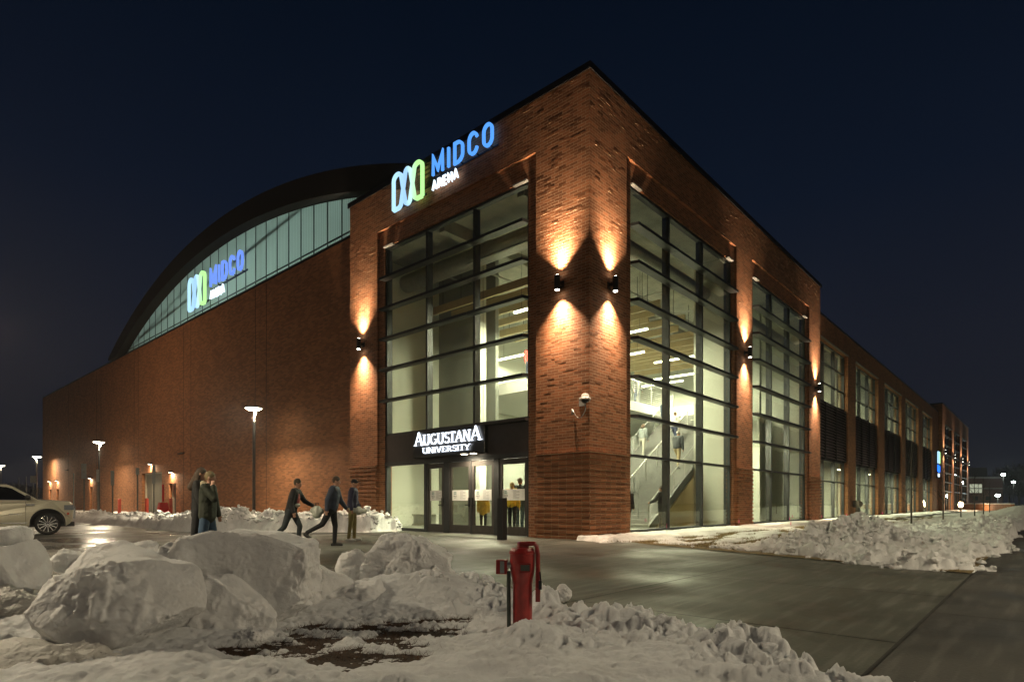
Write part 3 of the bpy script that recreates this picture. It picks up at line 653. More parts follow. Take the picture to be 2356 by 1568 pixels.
# pillar, screen and inner doors seen through the glazing
MB().box(10.6, 11.2, 7.2, 7.8, 6.45, 12).box(3.3, 3.7, 7.9, 8.2, .06, 12).build('pillar', WALLP, arena)
f = MB()
for b in (3.0, 4.1, 5.2, 6.3): f.box(4.62, 4.74, b - .06, b + .06, .06, 3.0)
for z in (2.3, 2.95): f.box(4.62, 4.74, 3.0, 6.3, z, z + .09)
f.build('inner_door_frame', METAL, arena)
t = empty('display_screen', AB(15.0, 3.6, 6.6), TH, 'wide screen glowing blue and white inside the second tower window', 'screen')
MB().box(0, 2.6, 0, .06, 0, .9).box(1.25, 1.35, .02, .06, .9, 5.4).build('housing', METAL, t); MB().box(.04, 2.56, -.01, 0, .04, .86).build('screen_panel', emis('blue_white_screen', (.35, .62, 1), 1.6), t)
pb = MB()
for k in range(5): pb.tube([(2.0, 3.0 + k * 1.7, 11.2), (23, 3.0 + k * 1.7, 11.2)], .045, 6)
for k in range(6): pb.tube([(3.2 + k * 3.4, 2.2, 10.7), (3.2 + k * 3.4, 11.5, 10.7)], .03, 6)
pb.build('sprinkler_pipe', STEEL, arena)
rd = MB()
for k in range(26): rd.box(.9, .98, 7.95 + k * .055, 7.97 + k * .055, .25, .6)
rd.box(.86, .98, 7.9, 9.42, .2, .25).box(.86, .98, 7.9, 9.42, .6, .66).build('floor_heater', WHITE, arena)
# stair
st = empty('staircase', AB(7.2, 2.0, .06), TH, 'wide steel staircase climbing inside the glass corner tower', 'staircase')
SLP = .635; n = 36; run = 9.9 / n; rise = 6.35 / n
tread = MB()
for i in range(n): tread.box(i * run, (i + 1) * run + .03, .06, 3.95, (i + 1) * rise - .05, (i + 1) * rise).box(i * run, i * run + .02, .06, 3.95, i * rise, (i + 1) * rise - .05)
tread.build('treads', mat('stair_tread', (.20, .20, .19), .6), st)
for y in (.0, 3.95):
    MB().add([(0, y, -.0), (.45, y, 0), (10, y, 6.05), (10, y, 6.4), (9.9, y, 6.4), (0, y, .12), (0, y + .05, 0), (.45, y + .05, 0), (10, y + .05, 6.05), (10, y + .05, 6.4), (9.9, y + .05, 6.4), (0, y + .05, .12)],
             [(0, 1, 2, 3, 4, 5), (11, 10, 9, 8, 7, 6), (0, 6, 7, 1), (1, 7, 8, 2), (2, 8, 9, 3), (3, 9, 10, 4), (4, 10, 11, 5), (5, 11, 6, 0)]).build('stringer', mat('stair_steel', (.09, .095, .09), .5, .3), st)
MB().add([(.7, .06, 0), (9.9, .06, 0), (9.9, .06, 5.85), (.7, .12, 0), (9.9, .12, 0), (9.9, .12, 5.85)], [(0, 1, 2), (5, 4, 3), (0, 3, 4, 1), (1, 4, 5, 2), (2, 5, 3, 0)]).build('stair_side_panel', TAN, st)
for y in (.03, 2.0, 3.92):
    r = MB()
    r.tube([(0, y, 1.0), (9.9, y, 7.3)], .025, 8)
    for i in range(10): x = i * 1.1; r.bar((x, y, x * SLP + .05), (x, y, x * SLP + 1.0), .04)
    if y != 2.0:
        for k in range(7): r.tube([(0, y, .2 + k * .11), (9.9, y, 6.5 + k * .11)], .009, 5)
    r.build('handrail', STEEL, st)
# balcony railing
br = MB()
for k in range(9): br.tube([(4.8, 6.02, 6.55 + k * .11), (16.2, 6.02, 6.55 + k * .11)], .009, 5)
br.tube([(4.8, 6.02, 7.55), (16.2, 6.02, 7.55)], .03, 8)
for i in range(9): x = 4.85 + i * 1.41; br.bar((x, 6.02, 6.45), (x, 6.02, 7.55), .05)
br = br.build('balcony_railing', STEEL, arena)
# hanging baffles and linear lamps
baf = None
for i in range(17):
    a = 3.0 + i * 1.1; b0 = 2.2 + 2.2 * ((i * 37) % 5) / 5; b1 = 10.5
    o = MB().box(-.06, .06, 0, b1 - b0, 0, .32).build('ceiling_baffle', TAN, loc=AB(a, b0, 9.6 + .12 * math.sin(i)), rotz=TH)
    for y in (.5, 3.5): pass
    MB().tube([(0, .6, .32), (0, .6, 2.4 - .12 * math.sin(i))], .012, 5).tube([(0, b1 - b0 - .6, .32), (0, b1 - b0 - .6, 2.4 - .12 * math.sin(i))], .012, 5).build('hanging_rod', METAL, o)
    tag(o, 'tan hanging baffle slat under the concrete ceiling of the glass tower', 'ceiling baffle', 'ceiling baffles in the tower')
LIN = emis('linear_lamp_light', (1, .98, .84), 16)
def pendant(a, b, z, L, along='b', pw=60, lab=''):
    p = empty('pendant_light', AB(a, b, z), TH + (PI / 2 if along == 'b' else 0), 'long white linear light hanging under the ceiling ' + lab, 'pendant light', 'linear lights in the tower')
    MB().box(0, L, -.06, .06, .06, .13).build('housing', WHITE, p); MB().box(.01, L - .01, -.055, .055, 0, .06).build('diffuser', LIN, p)
    MB().tube([(.4, 0, .13), (.4, 0, 11.95 - z)], .008, 5).tube([(L - .4, 0, .13), (L - .4, 0, 11.95 - z)], .008, 5).build('hanging_rod', METAL, p)
    area(p, (L / 2, 0, -.03), (0, 0, 0), pw * 12, (1, .97, .83), L, .12); return p
for i, (a, b, z, L, pw) in enumerate([(3.6, 3.6, 8.9, 2.6, 95), (6.6, 4.6, 8.7, 3.0, 80), (9.6, 3.4, 9.0, 3.2, 85), (12.5, 5.2, 8.8, 3.0, 75), (15.4, 3.2, 8.9, 3.0, 80), (18.6, 5.0, 8.7, 3.0, 60), (21.0, 7.2, 8.9, 3.0, 55), (8.2, 8.8, 8.6, 2.6, 75), (14.0, 8.8, 8.6, 2.6, 65)]):
    pendant(a, b, z, L, 'b', pw, ['nearest the brick corner', 'second from the brick corner', 'over the staircase foot', 'over the middle stairs', 'over the stair head', 'behind the second window bay', 'at the back of the second bay', 'over the balcony', 'over the far balcony end'][i])
for i, (a, b) in enumerate([(8, 9), (12, 9), (16, 9), (9, 7)]):
    p = empty('ceiling_light', AB(a, b, 5.9), TH, 'flat white light set under the balcony slab behind the staircase', 'ceiling light', 'lights under the balcony')
    p['label'] = 'flat white light set under the balcony slab behind the staircase'
    MB().box(0, 1.5, 0, .2, 0, .045).build('diffuser', LIN, p); area(p, (.75, .1, -.03), (0, 0, 0), 220, (1, .97, .83), 1.5, .2)
p = empty('ceiling_light', AB(2.4, 7.2, 3.72), TH, 'flat white light of the entrance lobby behind the glass doors', 'ceiling light', 'lights in the lobby')
MB().box(0, 1.0, 0, .3, 0, .045).build('diffuser', LIN, p); area(p, (.5, .15, -.03), (0, 0, 0), 420, (1, .97, .83), 1.0, .3)
MB().tube([(2.9 - 2.4, .1, .05), (.5, .1, 8.2)], .01, 5).build('hanging_rod', METAL, p)
p = empty('ceiling_light', AB(14.6, 1.6, 5.3), TH, 'flat white light inside the second window bay of the tower', 'ceiling light')
MB().box(0, 1.5, 0, .2, 0, .045).build('diffuser', LIN, p); area(p, (.75, .1, -.03), (0, 0, 0), 1000, (1, .97, .83), 1.5, .2)
MB().tube([(.7, .1, .05), (.7, .1, 6.6)], .01, 5).build('hanging_rod', METAL, p)
# air duct along the front glazing
du = MB(); du.tube([(2.2, 1.2, 11.0), (2.2, 11.5, 11.0)], .38, 18); du.tube([(1.2, 1.6, 10.3), (1.2, 6.5, 10.3)], .04, 6); du.tube([(3, 1.5, 10.6), (22, 1.5, 10.6)], .3, 16)
du.build('air_duct', STEEL, arena, smooth=True)
# lights inside the right wing
for k, (a0, a1) in enumerate(BAYS):
    for z, b in ((11.0, 3.2), (3.75, 2.2)):
        nm = ['first', 'second', 'third', 'fourth', 'fifth'][k] + (' upper' if z > 5 else ' lower') + ' window of the right wing'
        p = empty('ceiling_light', AB(a0 + 1.6, b, z), TH, 'short strip light glowing behind the ' + nm, 'ceiling light', 'strip lights in the right wing')
        MB().box(0, 2.2, 0, .14, 0, .06).box(1, 1.02, .06, .08, .06, (12.1 if z > 5 else 5.6) - z).build('diffuser', LIN, p)
        area(p, (1.1, .07, -.03), (0, 0, 0), 700 if z > 5 else 1300, (1, .97, .80), 2.2, .14)
# ================================================================== EXTERIOR FITTINGS
WARM = (1.0, .72, .47)
def wall_lamp(a, b, side, label, power=2900, far=False, z=7.85):
    """side 'a' = on the front face (a=0), 'b' = on the right face (b=0)"""
    rot = TH - PI / 2 if side == 'a' else TH
    t = empty('wall_lamp', AB(a, b, z), rot, label, 'wall light', 'up and down wall lamps on the towers')
    MB().lathe([(.085, -.22), (.09, -.21), (.09, .21), (.085, .22)], (0, -.24, 0), 18).build('lamp_body', METAL, t, smooth=False)
    MB().box(-.05, .05, -.17, 0, -.05, .05).box(-.09, .09, -.02, 0, -.1, .1).build('bracket', METAL, t)
    lens = emis('lamp_lens', (1, .93, .80), 22)
    MB().lathe([(.062, -.232), (.070, -.222)], (0, -.24, 0), 16).build('lens', lens, t)
    MB().lathe([(.070, .222), (.062, .232)], (0, -.24, 0), 16).build('lens', lens, t)
    if True:
        for s_, rx in ((-1, 0), (1, PI)):
            spot(t, (0, -.24, s_ * .25), (rx + (math.radians(4) if s_ < 0 else math.radians(-4)), 0, 0), power * .55, WARM, 62, 1.0, .05)
            spot(t, (0, -.24, s_ * .25), (rx, 0, 0), power * .26, WARM, 96, .6, .05)
    return t
wall_lamp(0, 1.03, 'a', 'black tube lamp at the brick corner, on the side facing the entrance')
wall_lamp(0, 11.6, 'a', 'black tube lamp on the brick pier between entrance bay and long brick wing')
wall_lamp(1.05, 0, 'b', 'black tube lamp at the brick corner, on the side facing the snowy lawn')
wall_lamp(12.23, 0, 'b', 'black tube lamp on the pier between the two tall lawn side windows')
wall_lamp(23.2, 0, 'b', 'black tube lamp on the last pier of the near glass tower', 2900)
for i, a in enumerate((81.5, 92.2, 102.8, 113.3)):
    wall_lamp(a, 0, 'b', 'small wall lamp far off on the %s pier of the distant brick tower' % ['first', 'second', 'third', 'last'][i], 1500)
# wing door lamps
def door_lamp(b, z, label, pw=60):
    t = empty('door_lamp', AB(LW, b, z), TH - PI / 2, label, 'wall light', 'small lamps over the wing doors')
    MB().box(-.14, .14, -.26, 0, .0, .12).build('lamp_body', METAL, t)
    MB().box(-.11, .11, -.23, -.05, -.012, 0).build('lens', emis('door_lamp_lens', (1, .85, .6), 16), t)
    area(t, (0, -.16, -.04), (0, 0, 0), pw, (1, .74, .45), .2, .16)
door_lamp(70.9, 3.45, 'lit lamp over the farthest narrow door of the long brick wing', 70)
door_lamp(67.5, 3.45, 'lit lamp over the second farthest narrow door of the brick wing', 70)
door_lamp(54.8, 3.35, 'lit lamp over the single narrow door left of the grey loading door', 70)
door_lamp(38.8, 3.95, 'lit lamp above the wide grey loading door', 110)
door_lamp(34.65, 3.2, 'lit lamp above the small dark door next to the loading door', 110)
# ------------------------------------------------------------------ security camera on the corner
cc = empty('security_camera', AB(0, .27, 4.15), TH - PI / 2, 'white dome security camera with cable on the brick corner', 'security camera')
c = MB().box(-.11, .10, -.02, 0, -.14, .14).box(.08, .32, -.24, -.02, -.02, .06); bevel(c.build('bracket', mat('camera_white', (.45, .46, .44), .4), cc), .01)
MB().lathe([(.17, -.02), (.175, 0), (.15, .03), (.12, .05), (.11, .13), (.07, .165), (.01, .17)], (.32, -.30, .0), 20).build('camera_hood', mat('camera_white', (.5, .5, .48), .4), cc, smooth=True)
MB().ball((.32, -.30, -.03), (.12, .12, .10), 16).build('dome', mat('smoked_dome', (.02, .02, .02), .1), cc, smooth=True)
pts = [(.20, -.12, -.1 - .0)] + [(.20 - .50 * t, -.12 + .06 * t, -.12 - .38 * math.sin(PI * min(1, .15 + t * .75)) ) for t in [i / 10 for i in range(11)]]
MB().tube(pts, .013, 8).tube([(-.32, -.05, -.36), (-.32, -.05, -.20)], .035, 10).build('cable', STEEL, cc, smooth=True)
# ------------------------------------------------------------------ bollards
def bollard(loc, h, r, m, label, cap=True):
    o = MB().lathe([(r, 0), (r, h - r * .5), (r * .85, h - r * .15), (r * .5, h)], n=18).build('bollard', m, loc=loc, smooth=False); return tag(o, label, 'bollard')
o = MB().box(-.11, .11, -.11, .11, 0, 1.26).build('bollard', mat('black_post_paint', (.012, .012, .013), .5), loc=(-.30, 18.05, 0), rotz=TH); bevel(o, .012); tag(o, 'square black post standing in front of the entrance doors', 'bollard')
RED = mat('red_paint_faded', (.42, .06, .035), .55, 0, .2)
for b, lab in ((42.0, 'left of the grey loading door'), (35.9, 'right of the grey loading door'), (33.2, 'beside the small dark door')):
    bollard(AB(-.9 if b > 34 else -.3, b, .2), 1.25, .11, RED, 'faded red bollard ' + lab)
# red salt bin beside the small door
o = MB().add([(-.36, -.3, 0), (.36, -.3, 0), (.36, .3, 0), (-.36, .3, 0), (-.22, -.2, .9), (.22, -.2, .9), (.22, .2, .9), (-.22, .2, .9)], [(0, 3, 2, 1), (4, 5, 6, 7), (0, 1, 5, 4), (1, 2, 6, 5), (2, 3, 7, 6), (3, 0, 4, 7)]).box(-.06, .06, -.03, .03, .95, 2.1).build('barrier_stand', [mat('bright_red_plastic', (.50, .03, .03), .45)], loc=AB(-.5, 34.0, .25), rotz=TH)
tag(o, 'tapered bright red stand before the small dark door', 'barrier')
# ------------------------------------------------------------------ street lamps
SL_E = emis('street_lamp_light', (1, .90, .66), 26)
def street_lamp(loc, h, rz, label, pw=900, grp='street lamps along the wing', head=.44, tilt=0):
    t = empty('street_lamp', loc, rz, label, 'street lamp', grp)
    MB().tube([(0, 0, -.3), (0, 0, h - .65)], [.075, .06], 14).lathe([(.13, -.3), (.13, .12), (.08, .16)], n=14).build('pole', METAL, t)
    MB().tube([(0, 0, h - .65), (-.01, 0, h - .45), (-.05, 0, h - .28), (-.13, 0, h - .05)], [.045, .05, .055, .06], 10).build('arm', mat('lamp_arm', (.3, .3, .28), .4, .4), t)
    MB().lathe([(head * .9, -.01), (head, .02), (head * .7, .08), (head * .2, .12), (.02, .13)], n=24).build('lamp_hood', METAL, t)
    MB().lathe([(head * .55, -.10), (head * .86, -.02)], n=24).build('lamp_glass', SL_E, t)
    for ch in t.children:
        if ch.name.split('.')[0] in ('lamp_hood', 'lamp_glass'): ch.location = (.02, 0, h)
    area(t, (.02, 0, h - .14), (0, math.radians(tilt), 0), pw, (1, .84, .58), head, shape='DISK')
    return t
P_ = AB(-1.5, 18.5, .3)
street_lamp((-12.5, 29.0, .35), 5.35, TH + PI, 'tallest looking lit street lamp before the brown brick wing, nearest of the row', 1700, tilt=-42)
street_lamp((-32.4, 47, .1), 5.8, TH + PI, 'lit street lamp before the far half of the brick wing', 1700, tilt=-42)
street_lamp((-50.0, 63, 0), 6.0, .2, 'lit street lamp just beyond the far left end of the brick wing', 500)
street_lamp((-66.2, 77.6, 0), 6.0, .2, 'most distant lit street lamp at the left edge of the view', 400)
# lamps of the same car park and street, standing outside the view, that light the foreground
street_lamp((-10.5, 7.5, 0), 5.4, 0, 'street lamp of the car park left of the snow boulders', 1250, 'street lamps behind the view')
street_lamp((-14, 12, 0), 6.2, 0, 'street lamp of the car park beside the pale car', 300, 'street lamps behind the view')
street_lamp((10.0, 3.0, 0), 6.5, 0, 'street lamp on the street corner behind the snow bank', 820, 'street lamps behind the view')
street_lamp((4.0, -10.0, 0), 8.0, 0, 'street lamp across the pavement on the near side of the crossing', 360, 'street lamps behind the view')
street_lamp((22, 3.0, 0), 9, 0, 'street lamp over the street side of the snow piles', 2600, 'street lamps behind the view')
street_lamp((52, 26.0, 0), 9, 0, 'second street lamp along the street beside the saplings', 4200, 'street lamps behind the view')
for k, (x, y, pw) in enumerate(((-34, -6, 2000), (-30, 34, 1500), (34, -22, 1500))):  # masts added out of view as broad warm fill for walls and boulders
    t = empty('fill_light_mast', (x, y, 0), 0, ['unseen fill light mast added behind the pale car', 'unseen fill light mast added in the middle of the car park', 'unseen fill light mast added across the street'][k], 'floodlight', 'added fill light masts behind the view')
    MB().tube([(0, 0, 0), (0, 0, 11)], [.12, .08], 10).build('mast', METAL, t); MB().box(-.5, .5, -.25, .25, 11, 11.2).build('lamp_head', METAL, t)
    MB().box(-.45, .45, -.2, .2, 10.97, 11).build('lens', emis('fill_mast_lens', (1, .72, .42), 18), t); point(t, (0, 0, 10.7), pw, (1, .70, .42), .35)
# distant lamps at right
for i, (x, y, Y, lab) in enumerate(((2308, 1091, 120, 'bright white distant lamp right of the dark brick building'), (2331.6, 1108, 140, 'distant lamp at the far right against the dark trees'), (2295.5, 1139, 110, 'small low distant lamp before the dark brick building'))):
    X = (x - 1178) / 1378 * Y; z = CAMH + (1157 - y) / 1378 * Y
    t = empty('street_lamp', (X, Y, -.0), 0, lab, 'street lamp', 'distant street lamps')
    MB().tube([(0, 0, 0), (0, 0, z - .2)], .09, 8).build('pole', METAL, t)
    MB().ball((0, 0, z), (.38, .38, .22), 12).build('lamp_glass', emis('white_distant_lamp', (.85, 1, .92), 40), t)
    point(t, (0, -.6, z), 900, (.85, 1, .9), .3)
# glare light at the foot of the far tower
t = empty('ground_floodlight', AB(88, -1.2, .3), TH, 'bright warm floodlight on the snow at the foot of the distant tower', 'floodlight')
MB().box(-.25, .25, -.15, .15, -.3, .1).build('housing', METAL, t); MB().ball((0, -.05, .62), (.42, .3, .42), 12).build('lens', emis('floodlight_lens', (1, .72, .38), 26), t)
MB().bar((0, 0, 0), (0, 0, .4), .06).build('stem', METAL, t)
point(t, (0, -.6, 1.0), 700, (1, .75, .45), .3)
# ------------------------------------------------------------------ sign posts
def sign_post(X, Y, z0, h, pw_, ph, label, back=True, rz=.3):
    t = empty('sign_post', (X, Y, z0), rz, label, 'road sign', 'sign posts in the snow berm')
    MB().box(-.03, .03, -.02, .02, -.3, h).build('post', mat('green_grey_post', (.12, .13, .12), .5, .5), t)
    if pw_: bevel(MB().box(-pw_ / 2, pw_ / 2, -.035, -.022, h - ph, h).build('sign_plate', mat('sign_back', (.22, .23, .22), .5, .4), t), .004)
def wpt(px, Y): return (px - 1178) / 1378 * Y
for px, ptop, pb, Y, sgn, lab in ((193.5, 1066, 1192, 37, (.5, 1.1), 'tall sign with a dark tall plate, leftmost of the sign posts in the berm'),
        (259, 1082, 1194, 34.5, (.32, 1.0), 'sign post with a narrow plate between two street lamps'),
        (316.5, 1076, 1194, 34.5, (.32, .46), 'sign post left of the grey loading door'),
        (354, 1069, 1195, 34, (.32, 1.25), 'sign post with a long plate in front of the loading door'),
        (169.5, 1088, 1187, 44, (.0, .0), 'bare thin post near the front of the pale car'),
        (225, 1079, 1190, 40, (.3, 1.0), 'sign post close beside the second street lamp')):
    z0 = CAMH - (pb - 1157) / 1378 * Y; z1 = CAMH + (1157 - ptop) / 1378 * Y
    sign_post(wpt(px, Y), Y, z0, z1 - z0, sgn[0] * .55, sgn[1] * .85, lab)
for px, ptop, Y, lab in ((43, 1098, 60, 'pale thin post leftmost of three behind the car'), (60, 1095, 62, 'pale thin post in the middle of three behind the car'), (76.5, 1094, 60, 'pale post with a small plate, right of three behind the car')):
    sign_post(wpt(px, Y), Y, 0, CAMH + (1157 - ptop) / 1378 * Y, .5 if px > 70 else 0, .7, lab)
# ------------------------------------------------------------------ post indicator valve (red hydrant post)
REDP = mat('glossy_red_paint', (.26, .014, .012), .35, 0, .25, 12, bump=.12, bscale=60, coat=.4)
hy = empty('hydrant_post', (.085, 4.84, -.045), math.radians(-8), 'red metal fire valve post with a wrench handle standing in the foreground snow', 'hydrant')
MB().lathe([(.079, -.35), (.079, .50), (.085, .54), (.097, .60), (.102, .66), (.102, .735), (.109, .74), (.109, .752), (.098, .765), (.088, .785), (.052, .79), (.05, .80)], n=36).build('post_body', REDP, hy, smooth=False)
o = MB().lathe([(.042, .79), (.042, .828), (.034, .836), (.01, .838)], (-.0, 0, 0), 6).build('operating_nut', REDP, hy)
[MB().ball((.098 * math.cos(k * PI / 4 + .3), .098 * math.sin(k * PI / 4 + .3), .757), .010, 8).build('bolt', REDP, hy) for k in range(8)]
MB().tube([(.0, -.02, .815), (.06, -.03, .822), (.10, -.03, .822), (.116, -.03, .80), (.127, -.03, .74), (.128, -.03, .60), (.128, -.03, .42)], [.02, .019, .018, .018, .018, .018, .02], 12).box(.110, .146, -.052, -.008, .36, .47).build('wrench', REDP, hy, smooth=False)
MB().tube([(.145, -.045, .60), (.152, -.05, .53)], .006, 6).box(.136, .160, -.06, -.035, .46, .53).build('padlock', mat('padlock_black', (.012, .014, .02), .35), hy)
b_ = MB().box(-.21, -.12, -.05, .05, .575, .69); bevel(b_.build('switch_box', REDP, hy), .006)
MB().box(-.176, -.142, -.0525, -.0505, .585, .68).build('label_plate', mat('grey_label', (.22, .25, .25), .5), hy)
MB().tube([(-.13, -.02, .65), (-.085, -.03, .65)], .022, 8).build('conduit_coupling', STEEL, hy)
MB().tube([(-.108, -.035, .60), (-.104, -.035, -.3)], .0165, 10).build('conduit', mat('grey_green_conduit', (.045, .055, .045), .5, .4), hy)
MB().box(-.012, .080, -.112, -.094, .598, .672).build('window_frame', REDP, hy)
MB().box(-.002, .070, -.1145, -.1115, .612, .660).build('indicator_window', mat('dull_glass', (.07, .085, .075), .3), hy)
# ------------------------------------------------------------------ gas meter, marking flags
t = tag(MB().box(-.25, .25, -.2, .2, .7, 1.2).tube([(-.2, 0, -.1), (-.2, 0, .8)], .04, 8).tube([(.2, 0, -.1), (.2, 0, .8)], .04, 8).ball((0, -.2, .95), .2, 10).build('gas_meter', mat('meter_grey', (.13, .11, .09), .5, .3), loc=AB(34.0, .1, .1), rotz=TH), 'grey gas meter with pipes against the right wing between two windows', 'gas meter')
PINK = mat('pink_plastic_flag', (.85, .06, .28), .5, 0, .1)
for a, b, lab in ((3.4, -.75, 'pink marking flag in the snow by the first tall window, nearest the corner'), (10.0, -.62, 'pink marking flag before the pier at the right end of the first tall window'), (16.3, -.7, 'pink marking flag under the middle of the second tall window'),
                  (22.3, -.6, 'pink marking flag before the last pier of the glass tower'), (9.2, -2.9, 'pink marking flag standing out on the half thawed lawn'), (27.5, -.7, 'pink marking flag under the first louvered bay'), (38.5, -.7, 'pink marking flag under the second louvered bay')):
    t = empty('marking_flag', AB(a, b, .15), TH + .4, lab, 'flag', 'pink marking flags')
    MB().tube([(0, 0, -.15), (0, 0, .30)], .004, 5).build('wire', METAL, t); MB().add([(0, 0, .12), (.10, .01, .14), (.02, .0, .30), (-.05, 0, .2), (0, .006, .12), (.10, .016, .14), (.02, .006, .30), (-.05, .006, .2)], [(0, 1, 2, 3), (7, 6, 5, 4), (0, 4, 5, 1), (1, 5, 6, 2), (2, 6, 7, 3), (3, 7, 4, 0)]).build('flag_cloth', PINK, t)
# ------------------------------------------------------------------ saplings
BARK = mat('dark_bark', (.05, .042, .035), .9, 0, .3)
def sapling(X, Y, h, label, seed):
    r = random.Random(seed); t = empty('bare_sapling', (X, Y, 0), 0, label, 'tree', 'bare saplings on the lawn')
    MB().tube([(0, 0, -.1), (.01, 0, h * .4), (.0, .01, h * .7), (.02, 0, h)], [.04, .03, .018, .005], 8).build('trunk', BARK, t)
    m = MB()
    for k in range(26):
        z = h * r.uniform(.25, .95); a = r.uniform(0, 2 * PI); L = (h - z * .8) * r.uniform(.18, .32)
        d = Vector((math.cos(a) * .7, math.sin(a) * .7, .8)); p = Vector((0, 0, z)); q = p + d * L
        m.tube([p, q], [.008, .003], 5, caps=False)
        for j in range(3):
            s_ = p + d * L * r.uniform(.4, .9); m.tube([s_, s_ + Vector((r.uniform(-1, 1), r.uniform(-1, 1), .9)) * L * .3], [.004, .002], 4, caps=False)
    m.build('twigs', BARK, t)
for i, (X, Y, h, lab) in enumerate(((16.2, 24.3, 3.6, 'bare thin sapling with low spreading twigs, nearest behind the snow pile'), (24.4, 33.9, 3.4, 'second bare sapling of the row, before the floodlight'), (28.7, 38.3, 3.2, 'third bare sapling of the row on the lawn'),
        (32.05, 41.5, 3.2, 'fourth bare sapling of the row on the lawn'), (36.2, 46, 3.1, 'fifth bare sapling of the row on the lawn'), (41.3, 51.8, 3, 'sixth and farthest bare sapling of the row'))): sapling(X, Y, h, lab, i)
# ------------------------------------------------------------------ distant surroundings
low = MB(); p0 = Vector((57.5, 68.8, 0)); p1 = Vector((77, 103, 0)); low.bar(p0 + Vector((0, 0, .45)), p1 + Vector((0, 0, .45)), .35, 1.1)
low.bar(p0 + Vector((0, 0, 1.04)), p1 + Vector((0, 0, 1.04)), .42, .08, 1)
tag(low.build('low_wall', [BRICKP, SNOWW]), 'long low brick wall capped with snow beyond the saplings', 'wall')
nb = empty('neighbour_building', (0, 0, 0), 0, 'dark brick building with a roof screen and one lit window far right', 'building')
Yb = 150; xw = lambda px: (px - 1178) / 1378 * Yb; zw = lambda py: CAMH + (1157 - py) / 1378 * Yb
MB().box(xw(2200), xw(2308), Yb, Yb + 30, 0, zw(1097)).build('wall', mat('dark_far_brick', (.12, .055, .045), .8, bump=.2), nb)
MB().box(xw(2199), xw(2309), Yb - .2, Yb + .1, zw(1100), zw(1096)).box(xw(2199), xw(2309), Yb - .15, Yb, zw(1124), zw(1122)).box(xw(2199), xw(2309), Yb - .15, Yb, zw(1160), zw(1159)).build('stone_band', mat('pale_stone', (.3, .28, .26), .8), nb)
g = MB()
for k in range(34): g.box(xw(2218) + k * .26, xw(2218) + k * .26 + .12, Yb + 4, Yb + 4.1, zw(1097), zw(1072))
g.box(xw(2218), xw(2303), Yb + 4.2, Yb + 4.3, zw(1097), zw(1074)); g.build('roof_screen', mat('roof_screen_metal', (.10, .11, .12), .6, .3), nb)
wdw = MB().box(xw(2231), xw(2259), Yb - .05, Yb + .02, zw(1133), zw(1113)).build('lit_window', emis('lit_window_light', (.95, 1, .72), .42), nb)
MB().box(xw(2231), xw(2259), Yb - .1, Yb - .05, zw(1124), zw(1123.3)).box(xw(2241), xw(2241.7), Yb - .1, Yb - .05, zw(1133), zw(1113)).box(xw(2250), xw(2250.7), Yb - .1, Yb - .05, zw(1133), zw(1113)).build('window_frame', METAL, wdw)
for k in (0, 1): MB().box(xw(2238 + k * 30), xw(2250 + k * 30), Yb - .05, Yb + .02, zw(1150), zw(1141)).build('dark_window', mat('dark_window_pane', (.02, .025, .03), .15), nb)
def far_tree(X, Y, h, wd, seed, label):
    r = np.random.default_rng(seed); t = empty('bare_tree', (X, Y, 0), 0, label, 'tree', 'dark trees on the horizon')
    MB().tube([(0, 0, 0), (0, 0, h * .5)], [.3, .18], 8).build('trunk', BARK, t)
    n = 1500; u = r.normal(size=(n, 3)); u /= np.linalg.norm(u, axis=1)[:, None]; rad = r.uniform(.35, 1, n) ** .6
    c = u * rad[:, None] * np.array([wd / 2, wd / 2, h * .36]) + np.array([0, 0, h * .62]); c += r.normal(size=(n, 3)) * .25
    m = MB()
    for k in range(n):
        p = Vector(c[k]); d = Vector(u[k] + r.normal(size=3) * .5) * .55; s_ = d.cross(Vector((0, 0, 1))).normalized() * .05
        m.add([p - d - s_, p - d + s_, p + d + s_, p + d - s_], [(0, 1, 2, 3)])
    m.build('crown', mat('dark_twigs', (.045, .04, .035), .9, 0, .3), t)
for i, (px, Y, h, wd) in enumerate(((2322, 170, 11, 13), (2345, 160, 12, 13), (2372, 165, 12, 15), (2395, 150, 11, 12), (30, 180, 7, 14), (75, 190, 6, 16))):
    far_tree(wpt(px, Y), Y, h, wd, i, ['dark bare tree right behind the dark brick building', 'dark bare tree under the distant lamp at the far right', 'dark bare tree at the right edge of the view', 'dark bare tree just outside the right edge', 'low dark tree far behind the pale car', 'low dark tree left of the far end of the brick wing'][i])
hb = tag(MB().box(-105, -60, 140, 150, 0, 5).build('far_shed', mat('dark_far_brick', (.12, .055, .045), .8)), 'low dark building far behind the car park on the left', 'building')
